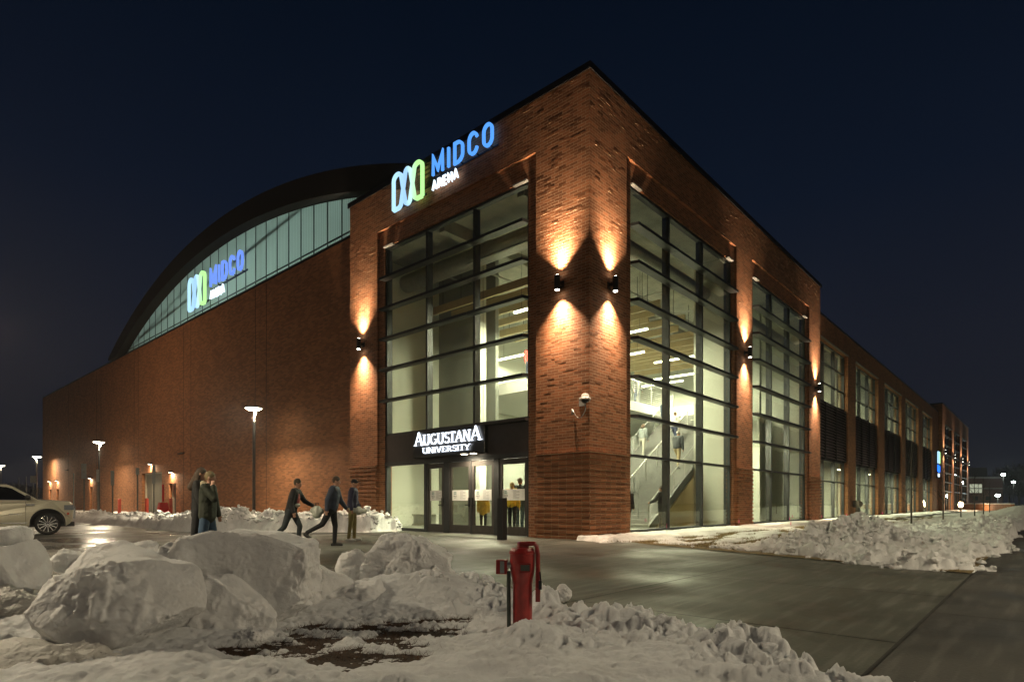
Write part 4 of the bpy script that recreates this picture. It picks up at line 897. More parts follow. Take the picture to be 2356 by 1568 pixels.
# ================================================================== GROUND AND SNOW
def pave_mat(name, c, rough0, rough1, joints=True, streak=0, wet=.5):
    m, n, l, o = new_mat(name); p = n.new('ShaderNodeBsdfPrincipled'); l.new(p.outputs[0], o.inputs[0])
    t = n.new('ShaderNodeTexCoord'); mp = n.new('ShaderNodeMapping'); mp.inputs['Rotation'].default_value = (0, 0, -TH); l.new(t.outputs['Object'], mp.inputs[0])
    a = n.new('ShaderNodeTexNoise'); a.inputs['Scale'].default_value = .35; a.inputs['Detail'].default_value = 7; a.inputs['Roughness'].default_value = .6; l.new(mp.outputs[0], a.inputs[0])
    r = n.new('ShaderNodeValToRGB'); l.new(a.outputs['Fac'], r.inputs[0]); r.color_ramp.elements[0].position = .35; r.color_ramp.elements[1].position = .68
    r.color_ramp.elements[0].color = (*[x * (1 - wet) for x in c], 1); r.color_ramp.elements[1].color = (*[x * 1.15 for x in c], 1)
    b = n.new('ShaderNodeTexNoise'); b.inputs['Scale'].default_value = 35; b.inputs['Detail'].default_value = 6; l.new(mp.outputs[0], b.inputs[0])
    mr = n.new('ShaderNodeMapRange'); mr.inputs['To Min'].default_value = .7; mr.inputs['To Max'].default_value = 1.3; l.new(b.outputs['Fac'], mr.inputs['Value'])
    sc2 = n.new('ShaderNodeVectorMath'); sc2.operation = 'SCALE'; l.new(r.outputs[0], sc2.inputs[0]); l.new(mr.outputs[0], sc2.inputs['Scale']); last = sc2.outputs[0]
    if streak:  # thin salt and broom streaks
        mp2 = n.new('ShaderNodeMapping'); mp2.inputs['Rotation'].default_value = (0, 0, .0); mp2.inputs['Scale'].default_value = (.7, 8, 1); l.new(mp.outputs[0], mp2.inputs[0])
        s_ = n.new('ShaderNodeTexNoise'); s_.inputs['Scale'].default_value = 1.2; s_.inputs['Detail'].default_value = 5; l.new(mp2.outputs[0], s_.inputs[0])
        sr = n.new('ShaderNodeMapRange'); sr.inputs['From Min'].default_value = .50; sr.inputs['From Max'].default_value = .64; sr.inputs['To Max'].default_value = streak; l.new(s_.outputs['Fac'], sr.inputs['Value'])
        mk = n.new('ShaderNodeMath'); mk.operation = 'MULTIPLY'; l.new(sr.outputs[0], mk.inputs[0]); l.new(a.outputs['Fac'], mk.inputs[1])
        mx = n.new('ShaderNodeMix'); mx.data_type = 'RGBA'; l.new(mk.outputs[0], mx.inputs['Factor']); l.new(last, mx.inputs['A']); mx.inputs['B'].default_value = (.34, .33, .30, 1); last = mx.outputs['Result']
    l.new(last, p.inputs['Base Color'])
    rr = n.new('ShaderNodeMapRange'); rr.inputs['From Min'].default_value = .36; rr.inputs['From Max'].default_value = .62; rr.inputs['To Min'].default_value = rough0; rr.inputs['To Max'].default_value = rough1; l.new(a.outputs['Fac'], rr.inputs['Value']); l.new(rr.outputs[0], p.inputs['Roughness'])
    bp = n.new('ShaderNodeBump'); bp.inputs['Strength'].default_value = .35; bp.inputs['Distance'].default_value = .01; l.new(b.outputs['Fac'], bp.inputs['Height']); l.new(bp.outputs[0], p.inputs['Normal'])
    MATS[name] = m; return m
ASPH = pave_mat('wet_asphalt', (.075, .072, .064), .16, .6, streak=.25)
CONCP = pave_mat('damp_concrete', (.086, .089, .070), .34, .75, streak=.34, wet=.42)
CONCD = pave_mat('dark_street_concrete', (.060, .058, .050), .4, .8, streak=.2, wet=.4)
def sheet(name, pts, z, m, kind='structure'):
    o = MB().add([(p[0], p[1], z) for p in pts], [tuple(range(len(pts)))]).build(name, m); return tag(o, kind=kind)
sheet('ground', [(-900, -300), (900, -300), (900, 1500), (-900, 1500)], -.02, mat('dark_ground', (.05, .05, .045), .9, bump=.3))
V2 = lambda a, b: tuple(AB(a, b))[:2]
sheet('parking_lot', [V2(-60, 8.9), V2(-6, 8.9), V2(-6, 90), V2(-60, 90)], -.004, ASPH)
sheet('parking_lot', [V2(-60, -3.2), V2(-9.3, -3.2), V2(-9.3, 8.9), V2(-60, 8.9)], -.004, ASPH)
# plaza slabs with saw joints
pz = MB(); js = [-9.3, -6.2, -3.1, 0.3]; ks = [-9.29, -6.2, -3.1, 0, 3.0, 6.0, 9.0]
G = .011
bl = [-9.285, -6.2, -3.1, 0, 3, 6, 8.9]
al = [-24, -20.9, -17.8, -14.7, -12.4, -9.3, -6.2, -3.1, .35]
for i in range(len(al) - 1):
    for j in range(len(bl) - 1):
        if al[i + 1] <= -9.2 and bl[j] >= -3.2: continue
        a0, a1, b0, b1 = al[i] + G, al[i + 1] - G, bl[j] + G, bl[j + 1] - G
        pz.add([(*V2(a0, b0), .004), (*V2(a1, b0), .004), (*V2(a1, b1), .004), (*V2(a0, b1), .004)], [(0, 1, 2, 3)])
tag(pz.build('plaza_pavement', CONCP), kind='structure')
st_ = MB(); a = -30
while a < 150:
    for b0, b1 in ((-13.2, -9.305), (-17.1, -13.22), (-21, -17.12)): st_.add([(*V2(a + .008, b0), .002), (*V2(a + 4.49, b0), .002), (*V2(a + 4.49, b1), .002), (*V2(a + .008, b1), .002)], [(0, 1, 2, 3)])
    a += 4.5
tag(st_.build('street', CONCD), kind='structure')
GRASS = mat('dormant_grass', (.15, .105, .035), .9, 0, .45, 14, bump=.6, bscale=30)
sheet('lawn', [V2(-.6, -2.2), V2(-3.2, -9.28), V2(150, -9.28), V2(150, .2), V2(.2, .2), V2(.2, -1.2)], .02, GRASS)
# ---- foreground snow bank
DIRTM = mat('dark_wet_soil', (.035, .018, .008), .8, 0, .5, 20, bump=.6)
def poly_sd(P, poly):
    x, y = P[:, 0], P[:, 1]; d = np.full(len(P), 1e9); inside = np.zeros(len(P), bool); n = len(poly)
    for i in range(n):
        x0, y0 = poly[i]; x1, y1 = poly[(i + 1) % n]; ex, ey = x1 - x0, y1 - y0
        t = np.clip(((x - x0) * ex + (y - y0) * ey) / (ex * ex + ey * ey), 0, 1)
        d = np.minimum(d, np.hypot(x - x0 - t * ex, y - y0 - t * ey))
        c = ((y0 > y) != (y1 > y)) & (x < (x1 - x0) * (y - y0) / (y1 - y0 + 1e-12) + x0); inside ^= c
    return np.where(inside, d, -d)
FG = [(2.45, 3.0), (2.10, 3.6), (1.88, 4.0), (1.84, 4.3), (1.62, 4.65), (1.40, 4.75), (1.35, 5.25), (.95, 5.35), (.62, 5.40), (.45, 5.9), (.20, 6.2), (-.05, 7.2), (-.5, 7.9), (-1.0, 7.9), (-2.4, 7.4), (-3.2, 6.4), (-4.4, 6.6), (-6.5, 6.7), (-7.5, 6.2), (-7.5, .5), (2.4, .5)]
xs = np.arange(-6.2, 2.5, .017); ys = np.arange(2.6, 8.1, .017)
X, Y = np.meshgrid(xs, ys); XY = np.column_stack([X.ravel(), Y.ravel()]); P3 = np.column_stack([XY, np.zeros(len(XY))])
sd = poly_sd(XY, FG) + (fbm(P3, 2.2, 4, 11) - .5) * .45 + (fbm(P3, 9, 3, 12) - .5) * .12
PS = P3 * np.array([.72, 1.25, 1])
h = .085 + .22 * (fbm(P3, .95, 3, 21) - .45) + .075 * (fbm(PS, 2.3, 5, 22, ridge=True, g=.55) - .6) + .075 * (fbm(PS, 6.5, 5, 23, g=.62) - .5) + .045 * (fbm(P3, 20, 4, 24, g=.75) - .5)
cl = fbm(P3, 5.5, 4, 31, ridge=True); h += sstep(.5 - np.abs(sd - .2), 0, .4) * sstep(cl, .62, .80) * .085
h += sstep(fbm(P3, 13, 3, 33), .56, .66) * .03 * sstep(fbm(P3, 1.3, 2, 34), .45, .6)
def bump_(x0, y0, rx, ry, hh, rot=0, pw=1.0):
    c, s = math.cos(rot), math.sin(rot); dx, dy = XY[:, 0] - x0, XY[:, 1] - y0; u = (dx * c + dy * s) / rx; v = (-dx * s + dy * c) / ry
    return hh * np.exp(-(u * u + v * v) * pw)
h += bump_(.06, 4.52, .20, .22, .17) + bump_(.95, 5.0, .55, .3, .10) + bump_(.30, 5.62, .12, .22, .27, .2) + bump_(1.75, 4.4, .3, .3, .05) + bump_(.9, 3.9, .9, .5, .05)
h -= bump_(-1.3, 4.1, 1.2, .45, .06)
h += bump_(.52, 5.7, .10, .1, .10) + bump_(-.55, 6.9, .5, .5, .04)
h += bump_(-1.35, 6.35, .9, .4, .17) + bump_(-2.2, 5.9, .8, .45, .14) + bump_(-.7, 6.5, .4, .3, .12) + bump_(-3.2, 5.1, 1.6, .5, .12) + bump_(-5.3, 5.2, 1.2, .8, .30)
# thin trampled area where wet soil shows through
thin = bump_(-1.2, 5.02, .98, .62, 1.5) + bump_(-2.2, 4.35, .8, .14, .7) + bump_(-.45, 5.6, .45, .16, .9)
thin = np.clip(thin, 0, 1) ** .8; tn = fbm(P3 * np.array([1, 2.0, 1]), 4.0, 6, 41, g=.75)
h = h * (1 - thin) + thin * (.011 + (tn - .50) * .26)
edge = sstep(sd, .0, .16); h = -.05 + (h + .05) * edge
kp = sd > -.02
o = grid_mesh('snow_bank', XY, h, len(xs), len(ys), SNOW, keep=kp); tag(o, kind='stuff'); o['label'] = 'lumpy foreground snow bank around the red valve post'
FH = h.copy(); FXS, FYS = xs, ys
def fg_h(x, y):
    i = int(np.clip((x - xs[0]) / .017, 0, len(xs) - 1)); j = int(np.clip((y - ys[0]) / .017, 0, len(ys) - 1)); return float(FH[j * len(xs) + i])
sheet('bare_soil', [(-3.6, 3.7), (.4, 3.7), (.4, 6.2), (-3.6, 6.2)], .018, DIRTM)
# matted grass tufts in the soil gaps
r = np.random.default_rng(5); mb = MB(); cnt = 0
for _ in range(16000):
    x, y = r.uniform(-2.6, .1), r.uniform(4.1, 5.9)
    if fg_h(x, y) < .030 and cnt < 4500:
        a = r.uniform(0, 2 * PI); L = r.uniform(.03, .09); d = Vector((math.cos(a) * L, math.sin(a) * L, L * r.uniform(.2, .7))); s_ = Vector((-math.sin(a), math.cos(a), 0)) * .0022
        p = Vector((x, y, .018)); mb.add([p - s_, p + s_, p + d], [(0, 1, 2)]); cnt += 1
tag(mb.build('grass_tufts', mat('matted_brown_grass', (.07, .032, .012), .9, 0, .4)), kind='stuff')
# ---- boulders of ploughed snow
def boulder(name, c, size, seed, label, cuts=(), rough=.09, sub=5, rot=(0, 0, 0), m=SNOWB, pw=2.0, grp='snow boulders in the foreground'):
    bm = bmesh.new(); bmesh.ops.create_icosphere(bm, subdivisions=sub, radius=1); me = D.meshes.new(name); bm.to_mesh(me); bm.free()
    n = len(me.vertices); V = np.empty(n * 3); me.vertices.foreach_get('co', V); V = V.reshape(-1, 3)
    # squarer than a sphere
    V = V / (np.abs(V) ** pw).sum(1)[:, None] ** (1 / pw) if pw != 2 else V
    for (nx, ny, nz, d) in cuts:
        nn = np.array([nx, ny, nz], float); nn /= np.linalg.norm(nn); e_ = V @ nn - d; V = V - np.where(e_ > 0, e_ * .9, 0)[:, None] * nn
    S = np.array(size) / 2; Pn = V * S; N = V / np.linalg.norm(V, axis=1)[:, None]; k = max(size)
    big = fbm(Pn + seed * 7.7, 1.6 / k * 1.2, 3, seed) - .5; mid = fbm(Pn + seed * 3.1, 5 / k, 5, seed + 3, ridge=True) - .62; fine = fbm(Pn + seed, 22 / k, 4, seed + 5) - .5
    msk = sstep(fbm(Pn + seed * 5, 2.4 / k, 3, seed + 8), .38, .62)
    chips = sstep(fbm(Pn + seed * 2, 9 / k, 3, seed + 9), .50, .58)
    disp = k * (big * .24 + mid * rough * .72 * (.14 + msk) + chips * msk * .026 + fine * .022 * (.3 + msk) + (fbm(Pn, 50 / k, 3, seed + 6, g=.7) - .5) * .014)
    Pn = Pn + N * disp[:, None]
    me.vertices.foreach_set('co', Pn.ravel()); me.polygons.foreach_set('use_smooth', [True] * len(me.polygons)); me.materials.append(m); me.update()
    o = D.objects.new(name, me); COL.objects.link(o); o.location = c; o.rotation_euler = rot
    return tag(o, label, 'snow boulder', grp)
def pos(px, py, Y): return ((px - 1178) / 1378 * Y, Y, CAMH - (py - 1157) / 1378 * Y)
def bld(px, py, Y, wpx, hpx, dep, seed, label, **k):
    s = Y / 1378; return boulder('snow_boulder', pos(px, py, Y), (wpx * s, dep, hpx * s), seed, label, **k)
bld(245, 1402, 4.65, 372, 250, .95, 3, 'huge rounded snow boulder in the left foreground, biggest of all', cuts=((-.9, -.3, .6, .70), (.25, -1, .05, .60), (.1, -.2, 1, .74), (-.7, -.5, -.75, .62), (.8, -.2, -.8, .66), (.7, -.5, .6, .74), (-.35, -1, .5, .66)), sub=7, pw=3.6, rough=.12)
bld(528, 1352, 5.5, 372, 285, 1.0, 9, 'tall pale snow slab behind the biggest boulder, with a pointed right edge', cuts=((-.75, 0, 1, .72), (.0, 0, 1, .88), (.42, 0, 1, 1.0), (.1, -1, .15, .62), (.8, 0, -.7, .82)), sub=7, pw=6, rough=.08)
bld(528, 1412, 5.0, 205, 180, .55, 14, 'lower snow block leaning between the two largest boulders', cuts=((.4, -1, .2, .5), (.7, 0, .8, .6), (-.3, -1, .4, .6)), sub=6, pw=2.8, rough=.12)
bld(668, 1318, 5.45, 84, 92, .35, 21, 'pointed snow lump jutting from the right side of the tall slab', cuts=((.0, 0, 1, .5), (-.3, -.8, .2, .6), (.6, 0, -.9, .3)), sub=6, pw=3.5)
bld(936, 1300, 6.7, 215, 150, .7, 27, 'tilted snow slab with a dark clod on its top, right of the small ice block', cuts=((.46, 0, 1, .66), (-1, 0, .30, .78), (0, -1, .3, .5), (-.3, -1, -.2, .6)), sub=7, pw=6, rough=.06)
bld(1010, 1348, 6.55, 150, 84, .6, 33, 'crumbly snow mound sloping toward the red post', sub=7, rough=.20, cuts=((.5, 0, 1, .6),))
bld(757, 1338, 6.0, 118, 80, .38, 41, 'small square ice block resting on the middle mound', cuts=((-.75, -.5, .62, .48), (.55, -.8, .1, .42), (.30, 0, 1, .48), (.8, -.3, -.5, .55)), sub=6, pw=6, rough=.04, rot=(0, .25, .3))
bld(824, 1306, 6.8, 92, 76, .4, 45, 'rounded snow lump behind the small square ice block', sub=6, pw=2.6, rough=.12)
bld(18, 1330, 5.4, 128, 200, .6, 52, 'tall snow block cut by the left edge of the view', cuts=((.7, -.3, .6, .58), (-.4, 0, 1, .66), (.2, -1, 0, .6)), sub=6, pw=3)
bld(8, 1234, 5.6, 90, 48, .35, 57, 'flat snow cap on top of the block at the left edge', sub=6, rough=.08, pw=3)
bld(158, 1290, 5.9, 74, 55, .3, 61, 'small pointed snow lump behind the biggest boulder', sub=6, rough=.16)
bld(212, 1297, 5.9, 90, 45, .3, 63, 'low snow lump between biggest boulder and road', sub=6, rough=.16)
bld(328, 1284, 5.9, 60, 74, .25, 66, 'little jagged snow chunk left of the tall slab', sub=6, pw=3.4, rough=.2)
bld(30, 1440, 5.0, 190, 150, .7, 71, 'grey crumbled snow heap under the left edge block', sub=7, rough=.22, m=SNOWD)
bld(70, 1560, 4.1, 380, 150, .6, 72, 'dirty, shade-toned crumbled snow heap in the lower left corner of the view', sub=7, rough=.22, m=SNOWD)
bld(880, 1388, 6.25, 420, 100, .6, 77, 'long smooth snow mound carrying the small ice block', sub=7, rough=.09, pw=2.4)
bld(668, 1400, 5.9, 150, 90, .5, 78, 'smooth snow mound joining tall slab and middle mound', sub=6, rough=.09, pw=2.4)
bld(585, 1465, 4.75, 80, 44, .3, 81, 'small snow lump at the foot of the leaning block', sub=6, rough=.16)
bld(1297, 1362, 5.75, 34, 42, .12, 84, 'fist sized snow ball right of the red post', sub=5, rough=.16)
# scattered small crumbs
cr_ = []
r = np.random.default_rng(8)
def crumbs(name, pts, smin, smax, m, seed):
    bm0 = bmesh.new(); bmesh.ops.create_icosphere(bm0, subdivisions=2, radius=1); v0 = np.array([v.co[:] for v in bm0.verts]); f0 = np.array([[v.index for v in f.verts] for f in bm0.faces]); bm0.free()
    r = np.random.default_rng(seed); VV = []; FF = []; k = 0
    for (x, y, z) in pts:
        s = smin * (smax / smin) ** (r.random() ** 2.2); n_ = v0 * (1 + .9 * (fbm(v0 + r.uniform(0, 50, 3), 1.6, 2, 1) - .5)[:, None] * 2) * np.array([1, r.uniform(.6, 1), r.uniform(.5, .85)]) * s
        a = r.uniform(0, 6.28); R_ = np.array([[math.cos(a), -math.sin(a), 0], [math.sin(a), math.cos(a), 0], [0, 0, 1]]); VV.append(n_ @ R_.T + [x, y, z + s * .3]); FF.append(f0 + k); k += len(v0)
    me = D.meshes.new(name); me.from_pydata(np.vstack(VV).tolist(), [], np.vstack(FF).tolist()); me.materials.append(m); me.update()
    o = D.objects.new(name, me); COL.objects.link(o); return tag(o, kind='stuff')
pts = []
for _ in range(420):
    x, y = r.uniform(-5.5, 2.2), r.uniform(3.2, 7.6)
    if -.12 < poly_sd(np.array([[x, y]]), FG)[0] < .5 or (x < -3.4): pts.append((x, y, max(0, fg_h(x, y)) if fg_h(x, y) > -.04 else .0))
crumbs('snow_crumbs', pts, .012, .06, SNOW, 4)
# ---- right hand snow field (graded grid, fine near the camera)
def graded(a0, a1, d0, g, dmax=.8):
    o = [a0]; d = d0
    while o[-1] < a1: o.append(o[-1] + d); d = min(d * g, dmax)
    return np.array(o)
aa = graded(-4.2, 150, .036, 1.006, .8); bb = np.arange(-10.3, .25, .042)
A_, B_ = np.meshgrid(aa, bb); AX = A_.ravel(); BX = B_.ravel(); WX = CX0 + AX * CT - BX * ST; WY = CY0 + AX * ST + BX * CT
P3 = np.column_stack([AX, BX, np.zeros(len(AX))])
n1 = fbm(P3, .55, 4, 51); n2 = fbm(P3, 2.2, 4, 52, ridge=True); n3 = fbm(P3, 7, 4, 53); n4 = fbm(P3, 18, 3, 54)
lawn = sstep(-BX, 1.0, 1.6) * (1 - sstep(-BX, 4.6, 5.6) * sstep(AX, -4, 3)) * (1 - sstep(AX, 36, 60) * .55)
lawn_noise = fbm(P3 * np.array([.55, 1.9, 1]), 1.2, 6, 57)
strip = .10 + .07 * (n1 - .4) + .05 * (n3 - .5) + .04 * n2
patch = .024 + (lawn_noise - .56) * .36 + (n4 - .5) * .02
patch = np.where(BX < -4, patch + .02, patch)
field = .02 + .05 * sstep(AX, 6, 14) + .20 * (n1 - .40) + .12 * (n2 - .5) + .05 * (n3 - .5) + .02 * (n4 - .5)
h = strip * (1 - lawn) + patch * lawn
fld = sstep(-BX, 4.2, 5.4)
h = h * (1 - fld) + field * fld
def hump(a0, b0, ra, rb_, hh, pw=1.0): return hh * np.exp(-(((AX - a0) / ra) ** 2 + ((BX - b0) / rb_) ** 2) ** pw)
H = hump(1.5, -6.9, .85, .75, .50, .8) + hump(-.1, -6.3, .65, .6, .10, .8) + hump(1.9, -8.0, 1.4, .8, .05) + hump(3.6, -6.4, 1.4, .8, .06) + hump(11, -8.8, 4.5, 1.0, .08) + hump(.5, -6.5, 1.6, 1.0, .14)
H += hump(16, -8.6, 6, 1.2, .14) + hump(27, -8.4, 9, 1.3, .26) + hump(45, -8.3, 14, 1.4, .5) + hump(70, -8.4, 22, 1.5, .6) + hump(110, -8.5, 30, 1.6, .6)
clod = sstep(fbm(P3, 3.2, 4, 61), .46, .62) * .10 + sstep(fbm(P3, 7.5, 4, 62, g=.6), .46, .58) * .085 + sstep(fbm(P3, 15, 3, 63), .46, .58) * .045 + (n4 - .5) * .05
h = h + H + clod * np.clip(sstep(H, .05, .25) * 1.1 + fld * .6, 0, 1.2) * sstep(30 - AX, 0, 25) + clod * .25 * fld
EDGE = [(-.35, -1.2), (-.2, -2.3), (-.9, -4.2), (-1.6, -6.0), (-2.6, -7.6), (-3.25, -8.75), (-2.6, -9.25), (0, -9.3), (2.6, -9.6), (6, -9.4), (20, -9.35), (170, -9.35), (170, .6), (-.3, .6), (-.5, -.3), (-.9, -.9)]
sd = poly_sd(np.column_stack([AX, BX]), EDGE) + (fbm(P3, 1.6, 3, 71) - .5) * .6 + (fbm(P3, 6, 3, 72) - .5) * .22
ed = sstep(sd, .0, .22); h = -.05 + (h + .05) * ed
o = grid_mesh('snow_field', np.column_stack([WX, WY]), h, len(aa), len(bb), snow_mat('ploughed_snow', (.76, .76, .75), .20, dscale=1.4, bump=.8, dcol=(.16, .13, .09)), keep=sd > -.03); tag(o, kind='stuff')
RH_ = h
r = np.random.default_rng(18); pts = []; ax0 = aa; 
sel = np.where((sd > -.02) & (AX < 16) & (BX < -4.2) & (H > .04))[0]; pick = r.choice(sel, 1500, replace=False)
for i in pick: pts.append((WX[i] + r.uniform(-.03, .03), WY[i] + r.uniform(-.03, .03), h[i]))
sel = np.where((sd > -.05) & (sd < .3) & (AX < 14) & (BX < -3))[0]; pick = r.choice(sel, 300, replace=False)
for i in pick: pts.append((WX[i] + r.uniform(-.1, .1), WY[i] + r.uniform(-.1, .1), max(0.0, h[i])))
crumbs('snow_crumbs', pts, .022, .10, MATS['ploughed_snow'], 14)
# grass blades of the half thawed lawn
mb = MB(); r = np.random.default_rng(9); sel = np.where((h < .035) & (sd > .02) & (AX < 40) & (BX < -1.1) & (BX > -5.8))[0]; pick = r.choice(sel, min(14000, len(sel)), replace=len(sel) < 14000)
for i in pick:
    a = r.uniform(0, 2 * PI); L = r.uniform(.03, .075); d = Vector((math.cos(a) * L * .6, math.sin(a) * L * .6, L)); s_ = Vector((-math.sin(a), math.cos(a), 0)) * .006
    p = Vector((WX[i] + r.uniform(-.05, .05), WY[i] + r.uniform(-.05, .05), .02)); mb.add([p - s_, p + s_, p + d], [(0, 1, 2)])
tag(mb.build('lawn_grass', mat('straw_grass', (.20, .15, .055), .9, 0, .4)), kind='stuff')
# ---- left hand snow along the wing
aa = np.arange(-7.4, .35, .07); bb = graded(8.3, 92, .07, 1.006, .6)
B_, A_ = np.meshgrid(bb, aa); AX = A_.ravel(); BX = B_.ravel(); WX = CX0 + AX * CT - BX * ST; WY = CY0 + AX * ST + BX * CT
P3 = np.column_stack([AX, BX, np.zeros(len(AX))])
n1 = fbm(P3, .6, 4, 81); n3 = fbm(P3, 2.6, 4, 82, ridge=True); n4 = fbm(P3, 9, 3, 83)
fe = -6.0 + 4.6 * (1 - sstep(BX, 8.4, 15.5)) + .4 * (fbm(P3, .8, 3, 85) - .5)     # front edge along the kerb
d = AX - fe
berm = .40 * np.exp(-((d - .95) / .75) ** 2) * (.6 + .8 * n1) * (1 - .45 * sstep(BX, 19, 24))
berm += .26 * np.exp(-((d - 2.0) / 1.1) ** 2) * np.exp(-((BX - 13.5) / 3.4) ** 2)
wallp = .26 * np.exp(-((AX + .1) / .8) ** 2) * sstep(n1, .4, .6) * sstep(BX, 36, 44)
flat = .17 + .05 * (n1 - .5)
h = flat + berm + wallp + (sstep(fbm(P3, 2.8, 4, 86), .42, .66) * .16 + sstep(n4, .46, .60) * .075) * np.clip(berm * 4, .12, 1)
sd = np.minimum(d, .6 - AX); sd = np.minimum(sd, BX - 8.9 - .4 * n3)
ed = sstep(sd + .12 * (n4 - .5), 0, .35); h = -.05 + (h + .05) * ed
o = grid_mesh('snow_berm', np.column_stack([WX, WY]), h, len(bb), len(aa), SNOWW, keep=sd > -.03); tag(o, kind='stuff')
r = np.random.default_rng(28); sel = np.where((sd > .1) & (BX < 34) & (berm > .2))[0]; pick = r.choice(sel, 900, replace=False)
crumbs('snow_crumbs', [(WX[i], WY[i], h[i]) for i in pick], .04, .15, SNOWW, 24)
# dark clod on the tilted slab, debris by the entrance
tag(MB().ball((0, 0, 0), (.06, .04, .035), 10).build('dirt_clod', DIRTM, loc=pos(945, 1267, 6.55)), 'dark dirt clod lying on the tilted snow slab', 'clod')
# ================================================================== PEOPLE
SKIN = mat('skin', (.45, .25, .17), .55, 0, .08)
def remesh(mb, name, m, parent, vox=.016, smooth=4):
    o = mb.build(name, m, None); md = o.modifiers.new('r', 'REMESH'); md.mode = 'VOXEL'; md.voxel_size = vox; md.use_smooth_shade = True
    s = o.modifiers.new('s', 'SMOOTH'); s.iterations = smooth; s.factor = .5
    dg = bpy.context.evaluated_depsgraph_get(); me = D.meshes.new_from_object(o.evaluated_get(dg)); me.name = name
    old = o.data; o.modifiers.clear(); o.data = me; D.meshes.remove(old)
    if not me.materials: me.materials.append(m)
    me.polygons.foreach_set('use_smooth', [True] * len(me.polygons)); o.parent = parent; return o
def rotY(v, a): return Vector((v[0] * math.cos(a) + v[2] * math.sin(a), v[1], -v[0] * math.sin(a) + v[2] * math.cos(a)))
def person(label, loc, rz, H=1.75, legs=((10, 10), (-10, -20)), arms=((15, 30), (-15, 5)), lean=3, head=0, jc=(.03, .03, .04), tc=(.03, .03, .05), shoe=(.02, .02, .02), hair=(.05, .03, .02),
           hairlen=.0, cap=None, hood=None, coat=0.0, bulk=1.0, vox=.018, wide=1.0, bag=None, hipshift=0, group=None, armsplay=(.10, .10), trousers_w=1.0, handup=None):
    """x forward, y left. legs/arms: ((upper, lower) left, right) swing angles in degrees, forward positive."""
    t = empty('person', loc, rz, label, 'person', group); s = H / 1.75; R = math.radians
    TL, SLn, AH = .44 * s, .42 * s, .08 * s
    feet = []; J = {}
    for sd_, (a, b) in zip((1, -1), legs):
        k = Vector((math.sin(R(a)) * TL, sd_ * .0, -math.cos(R(a)) * TL)); an = k + Vector((math.sin(R(b)) * SLn, 0, -math.cos(R(b)) * SLn)); feet.append((k, an, b))
    hz = max(-f[1].z for f in feet) + AH; hip = Vector((0, 0, hz))
    up = lambda x, y, z: hip + rotY(Vector((x * s, y * s, z * s)), R(lean))
    L = []
    for i, sd_ in enumerate((1, -1)):
        h0 = hip + Vector((0, sd_ * .09 * s, 0)); k = h0 + feet[i][0] + Vector((0, sd_ * .01, 0)); an = h0 + feet[i][1]; b = feet[i][2]
        pitch = R(max(0, -b) * .8); toe = an + Vector((math.cos(pitch) * .17 * s, sd_ * .02, -math.sin(pitch) * .17 * s - .045 * s)); heel = an + Vector((-.05 * s, 0, -.045 * s))
        L.append((h0, k, an, toe, heel))
    sh = [up(0, .185 * wide, .50), up(0, -.185 * wide, .50)]; neck = up(.0, 0, .53); hd = neck + rotY(Vector((.02 * s, 0, .17 * s)), R(lean * .5 + head))
    A = []
    for i, sd_ in enumerate((1, -1)):
        a, b = arms[i]; q = armsplay[i]; el = sh[i] + Vector((math.sin(R(a)) * .29 * s, sd_ * q * .5, -math.cos(R(a)) * .29 * s)); wr = el + Vector((math.sin(R(b)) * .25 * s, -sd_ * .02 if abs(b) > 40 else sd_ * .01, -math.cos(R(b)) * .25 * s))
        if handup and i == handup[0]: wr = el + (hd + Vector(handup[1]) * s - el).normalized() * .25 * s
        A.append((sh[i], el, wr))
    # body: one continuous surface
    b_ = MB()
    for (h0, k, an, toe, heel) in L: b_.cap(h0, .075 * s, k, .055 * s).cap(k, .052 * s, an, .038 * s).cap(heel, .036 * s, toe, .03 * s)
    b_.cap(up(0, 0, .02), .12 * s, up(0, 0, .28), .115 * s).cap(up(0, .06, .28), .11 * s, up(0, .08, .42), .10 * s).cap(up(0, -.06, .28), .11 * s, up(0, -.08, .42), .10 * s).cap(sh[0], .055 * s, sh[1], .055 * s)
    b_.cap(neck - Vector((0, 0, .03)), .052 * s, hd - Vector((.01, 0, .06 * s)), .05 * s)
    rr = .115 * s
    dirh = rotY(Vector((1, 0, 0)), R(lean * .5 + head)); hu = rotY(Vector((0, 0, 1)), R(lean * .5 + head))
    b_.ball(tuple(hd), (.088 * s, .075 * s, rr * .95), 16); b_.ball(tuple(hd + dirh * .03 * s - hu * .05 * s), (.062 * s, .058 * s, .065 * s), 12)
    b_.cap(hd + dirh * .078 * s - hu * .005 * s, .011 * s, hd + dirh * .10 * s - hu * .03 * s, .015 * s, 8)
    b_.cap(hd + dirh * .078 * s - hu * .062 * s + Vector((0, .02 * s, 0)), .011 * s, hd + dirh * .078 * s - hu * .062 * s - Vector((0, .02 * s, 0)), .011 * s, 8)
    for sd_ in (1, -1): b_.ball(tuple(hd + Vector((-.005 * s, sd_ * .077 * s, -.01 * s))), (.022 * s, .012 * s, .032 * s), 8)
